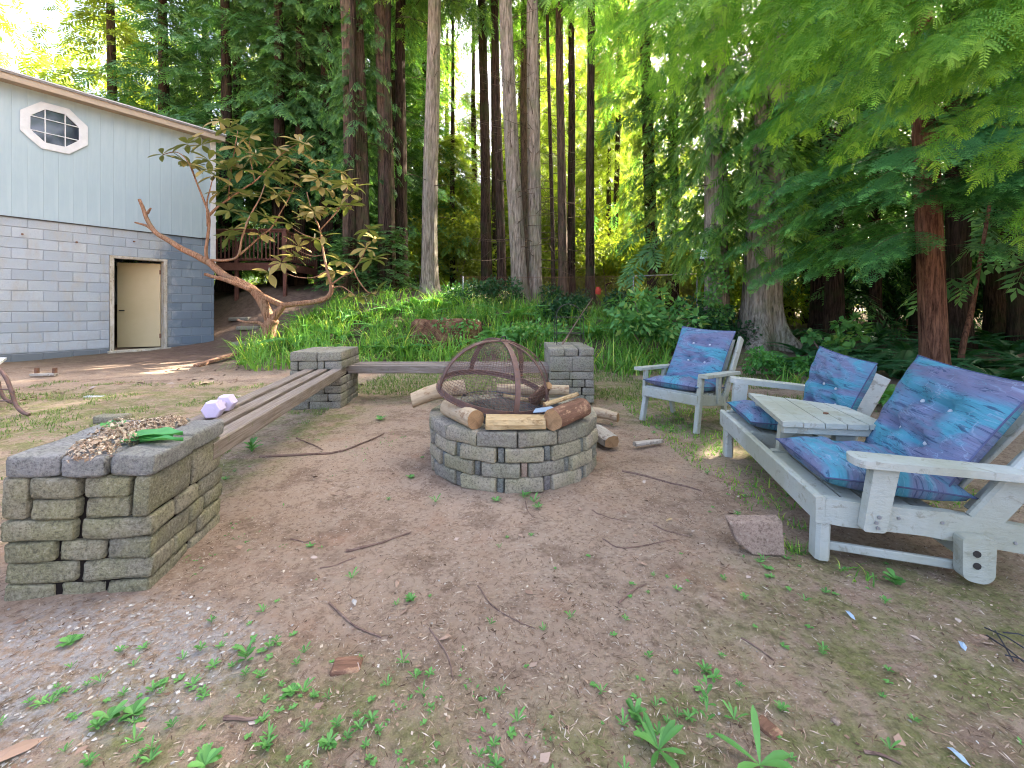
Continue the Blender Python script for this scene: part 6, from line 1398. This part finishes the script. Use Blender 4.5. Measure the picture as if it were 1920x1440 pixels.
# ------------------------------------------------------------------ forest litter and weeds on the clearing
def on_clear(x, y):
    pit = (x - PC.x) ** 2 + (y - PC.y) ** 2 > .60 ** 2; c, s = math.cos(R(9.8)), math.sin(R(9.8)); lx = (x + 1.36) * c + (y - 1.585) * s; ly = -(x + 1.36) * s + (y - 1.585) * c
    return pit & ~((lx > -.5) & (lx < .01) & (ly > -.03) & (ly < .53))
def litter(name, n, y0, y1, xr, L, W, mat, label, seed, test=None, curl=.25, yp=1.0):
    rg = np.random.default_rng(seed); y = y0 + (y1 - y0) * rg.random(n) ** yp; x = rg.uniform(-1, 1, n) * (xr[0] + xr[1] * y); k = on_clear(x, y)
    if test is not None: k &= test(x, y)
    elif 'needle' in name or 'bark' in name: k &= (vnoise(x, y, .55, 31) + .5 * vnoise(x, y, .14, 32) > .52 + .35 * (rg.random(n) - .5)) | (rg.random(n) < .22)
    x, y = x[k], y[k]; n = len(x); z = tz(x, y) + .0015; a = rg.uniform(0, 2 * math.pi, n); D = np.stack([np.cos(a), np.sin(a), rg.normal(0, curl * .5, n)], 1); U = norm(np.stack([rg.normal(0, curl, n), rg.normal(0, curl, n), np.ones(n)], 1)); X, Yv, Z = frames(D, U)
    b = np.array([[-.5, -.3, 0], [.1, -.5, .12], [.5, .1, 0], [-.1, .5, .1]]); s = rg.uniform(.35, 1.3, n) ** 1.4
    v, f = stamp(b, np.array([[0, 1, 2, 3]]), np.stack([x, y, z], 1), X * (L * s)[:, None], Yv * (W * s)[:, None], Z * (W * s)[:, None]); o = add(name, nmesh(name, v, f), M[mat]); tag(o, label, 'litter', kind='stuff')
litter('needle_litter', 75000, .55, 5.6, (.7, 1.25), .022, .0024, 'debris', 'fine brown needles and twigs littering the dirt', 1, yp=1.5)
litter('bark_chips', 17000, .55, 7.5, (.7, 1.25), .011, .007, 'debris', 'small chips of bark and leaf on the dirt', 2, yp=1.3)
litter('leaf_litter', 2200, 4.6, 8.6, (2.0, .9), .085, .05, 'dryleaf', 'dry curled leaves under the rhododendron', 3, test=lambda x, y: (x < -2.0) & (x > -5.9) & (vnoise(x, y, .7, 21) > .42), curl=.5)
litter('dry_leaves', 500, .7, 4.5, (.7, 1.25), .030, .018, 'dryleaf', 'scattered dry leaf fragments in the clearing', 4, curl=.4)
litter('white_chips', 9000, .85, 1.85, (1.3, .9), .011, .008, 'chips', 'patch of whitish gravel and ash at the foot of the near pillar', 5, test=lambda x, y: ((x + 1.3) / .60) ** 2 + ((y - 1.25) / .30) ** 2 < .45 + .9 * vnoise(x, y, .09, 22))
litter('pale_chips', 700, .6, 5, (.7, 1.25), .008, .006, 'chips', 'sparse pale grit on the dirt', 6, yp=1.3)
def sprouts():
    rg = np.random.default_rng(44); n = 5200; y = .75 + 4.2 * rg.random(n) ** 1.4; x = rg.uniform(-1, 1, n) * (.6 + 1.2 * y); c = vnoise(x, y, .42, 41) + .45 * vnoise(x, y, .1, 42)
    edge = (np.hypot(x - .1, (y - 2.6) * .9) > 1.15); k = on_clear(x, y) & edge & (c > .88); x, y = x[k], y[k]; m = 3; x = np.repeat(x, m) + rg.normal(0, .006, len(x) * m); y = np.repeat(y, m) + rg.normal(0, .006, len(y) * m); n = len(x)
    a = rg.uniform(0, 6.28, n); D = np.stack([np.cos(a), np.sin(a), rg.uniform(.1, .8, n)], 1); U = norm(np.stack([rg.normal(0, .3, n), rg.normal(0, .3, n), np.ones(n)], 1)); X, Yv, Z = frames(D, U); s = rg.uniform(.5, 1.2, n)[:, None]
    b = diamond(.013, .007); v, f = stamp(b[0], b[1], np.stack([x, y, tz(x, y) + .001], 1), X * s, Yv * s, Z * s); tag(add('tiny_sprouts', nmesh('tiny_sprouts', v, f), M['weed']), 'carpet of tiny green sprouts in the mossier parts of the dirt', 'sprouts', kind='stuff')
sprouts()
def weed_mesh(nl, L, W, seed, rise=.5, stem=.0):
    rg = np.random.default_rng(seed); v = []; f = []
    for k in range(nl):
        a = k * 2.4 + rg.uniform(-.3, .3); l = L * rg.uniform(.6, 1.15); e = rise * rg.uniform(.4, 1.3); h = stem * k / nl; w = W * rg.uniform(.8, 1.2); d = np.array([math.cos(a), math.sin(a), 0]); s = np.array([-d[1], d[0], 0]); b = len(v)
        for t, ww in ((0, .12), (.28, .65), (.55, 1.0), (.82, .85), (1.0, .12)):
            c = d * l * t + np.array([0, 0, h + .003 + l * (e * t - .35 * e * t * t)]); v += [c - s * w * ww * .5 + [0, 0, w * .18 * ww], c, c + s * w * ww * .5 + [0, 0, w * .18 * ww]]
        for i in range(4):
            for j in range(2): f.append((b + i * 3 + j, b + i * 3 + j + 1, b + i * 3 + j + 4, b + i * 3 + j + 3))
    return pmesh('weed', v, f, True)
WM = [weed_mesh(6, .022, .010, 1), weed_mesh(8, .030, .010, 2, .8), weed_mesh(5, .018, .011, 3, .3), weed_mesh(10, .026, .009, 4, .9, .02), weed_mesh(7, .036, .009, 5, 1.2)]
for w_ in WM: w_.materials.append(M['weed'])
def weeds():
    rg = random.Random(11); pts = []
    cl = [(450, 1200, 60, 40, 18), (560, 1290, 70, 50, 22), (200, 1330, 90, 60, 18), (350, 1310, 80, 60, 16), (640, 1390, 70, 40, 12), (240, 1400, 90, 40, 12), (110, 1320, 60, 40, 8), (560, 1400, 60, 40, 8), (590, 1120, 90, 40, 6), (960, 1030, 60, 40, 4), (1300, 1300, 60, 50, 12), (1220, 1340, 60, 50, 10), (1160, 1290, 60, 50, 6), (1380, 1340, 60, 50, 6), (1560, 1090, 60, 30, 10), (1420, 1060, 60, 30, 6), (1330, 1090, 70, 40, 5), (1480, 1180, 80, 50, 5), (1180, 1060, 80, 50, 5), (1100, 1110, 80, 40, 5), (880, 1270, 90, 60, 6), (760, 1300, 60, 60, 8), (1380, 930, 50, 40, 10), (1520, 870, 60, 40, 6), (450, 870, 40, 30, 6), (1700, 1290, 120, 60, 5), (1000, 930, 60, 10, 3), (780, 900, 30, 20, 3), (1290, 800, 40, 14, 12), (1200, 760, 60, 14, 12), (1340, 760, 60, 20, 10), (960, 1400, 120, 30, 5)]
    k = 0
    for (x, y, sx, sy, n) in cl:
        for _ in range(n):
            px, py = rg.gauss(x, sx), rg.gauss(y, sy)
            if py < 740 or py > 1450: continue
            g = G(px, py)
            if not on_clear(np.array(g.x), np.array(g.y)): continue
            o = add('weed', WM[rg.randrange(5)], None, None, (g.x, g.y, gz(g.x, g.y)), (0, 0, rg.uniform(0, 6))); s = rg.uniform(.35, .8) * (1 if g.y < 2.2 else 1.5); o.scale = (s, s, s); tag(o, 'tiny green seedling growing in the dirt of the clearing', 'weed', 'small green seedlings in the dirt'); k += 1
            if k >= 290: return
weeds()
def plant(px, py, nl, L, W, rise, lab, seed, stem=0.0, mat='weed', cat='weed', Y=None):
    if 'thistle' not in lab: L, W = L * .72, W * .8
    me = weed_mesh(nl, L, W, seed, rise, stem); me.materials.append(M[mat]); g = G(px, py); tag(add('weed_plant', me, None, None, (g.x, g.y, gz(g.x, g.y))), lab, cat)
plant(1425, 1425, 6, .095, .020, .9, 'thistle-like plant with four long serrated leaves at the bottom right of centre', 301); plant(1235, 1402, 10, .065, .016, .9, 'leafy dandelion-like weed at the bottom, left of the long-leaved thistle', 302)
plant(1325, 1345, 14, .035, .012, 1.4, 'tall slim weed with a leafy stem in the lower right foreground', 303, .12); plant(1678, 1085, 12, .052, .034, .8, 'bright green round-leaved seedling cluster in front of the double seat', 304, .03)
plant(770, 1122, 18, .030, .010, 1.0, 'bright green tuft of small leaves left of the foreground centre', 305); plant(462, 1235, 12, .045, .016, 1.1, 'tallest weed of the left foreground patch', 306, .03); plant(545, 1290, 12, .034, .017, .6, 'round-leaved weed low in the left foreground patch', 307)
plant(130, 1202, 12, .045, .020, .4, 'flat green rosette weed on the pale gravel at the left', 308); plant(472, 848, 12, .09, .035, 1.2, 'small leafy weed beside the long bench', 309, .05); plant(985, 922, 10, .045, .016, .5, 'green rosette weed at the front of the fire pit', 310); plant(582, 1018, 9, .03, .012, .6, 'small weed on bare dirt between near pillar and fire pit', 311)
plant(770, 893, 12, .05, .014, .5, 'rosette weed at the left foot of the fire pit', 312); plant(250, 1330, 10, .04, .02, .7, 'broad-leaved weed cluster at the lower left', 313); plant(205, 1340, 9, .05, .02, .7, 'dark green broad leaves at the lower left edge of the weed patch', 314); plant(385, 1430, 10, .045, .018, .8, 'weed at the bottom edge left of centre', 315); plant(1190, 1330, 9, .04, .014, 1.0, 'upright weed left of the leafy-stemmed one', 316); plant(1338, 1160 + 105, 8, .04, .012, 1.1, 'forked seedling above the leafy-stemmed weed', 317)
plant(712, 785, 7, .09, .035, .7, 'pair of broad green leaves at the foot of the corner pillar', 318); plant(1440, 1062, 10, .03, .014, .6, 'clover-like weed below the pink block', 319)
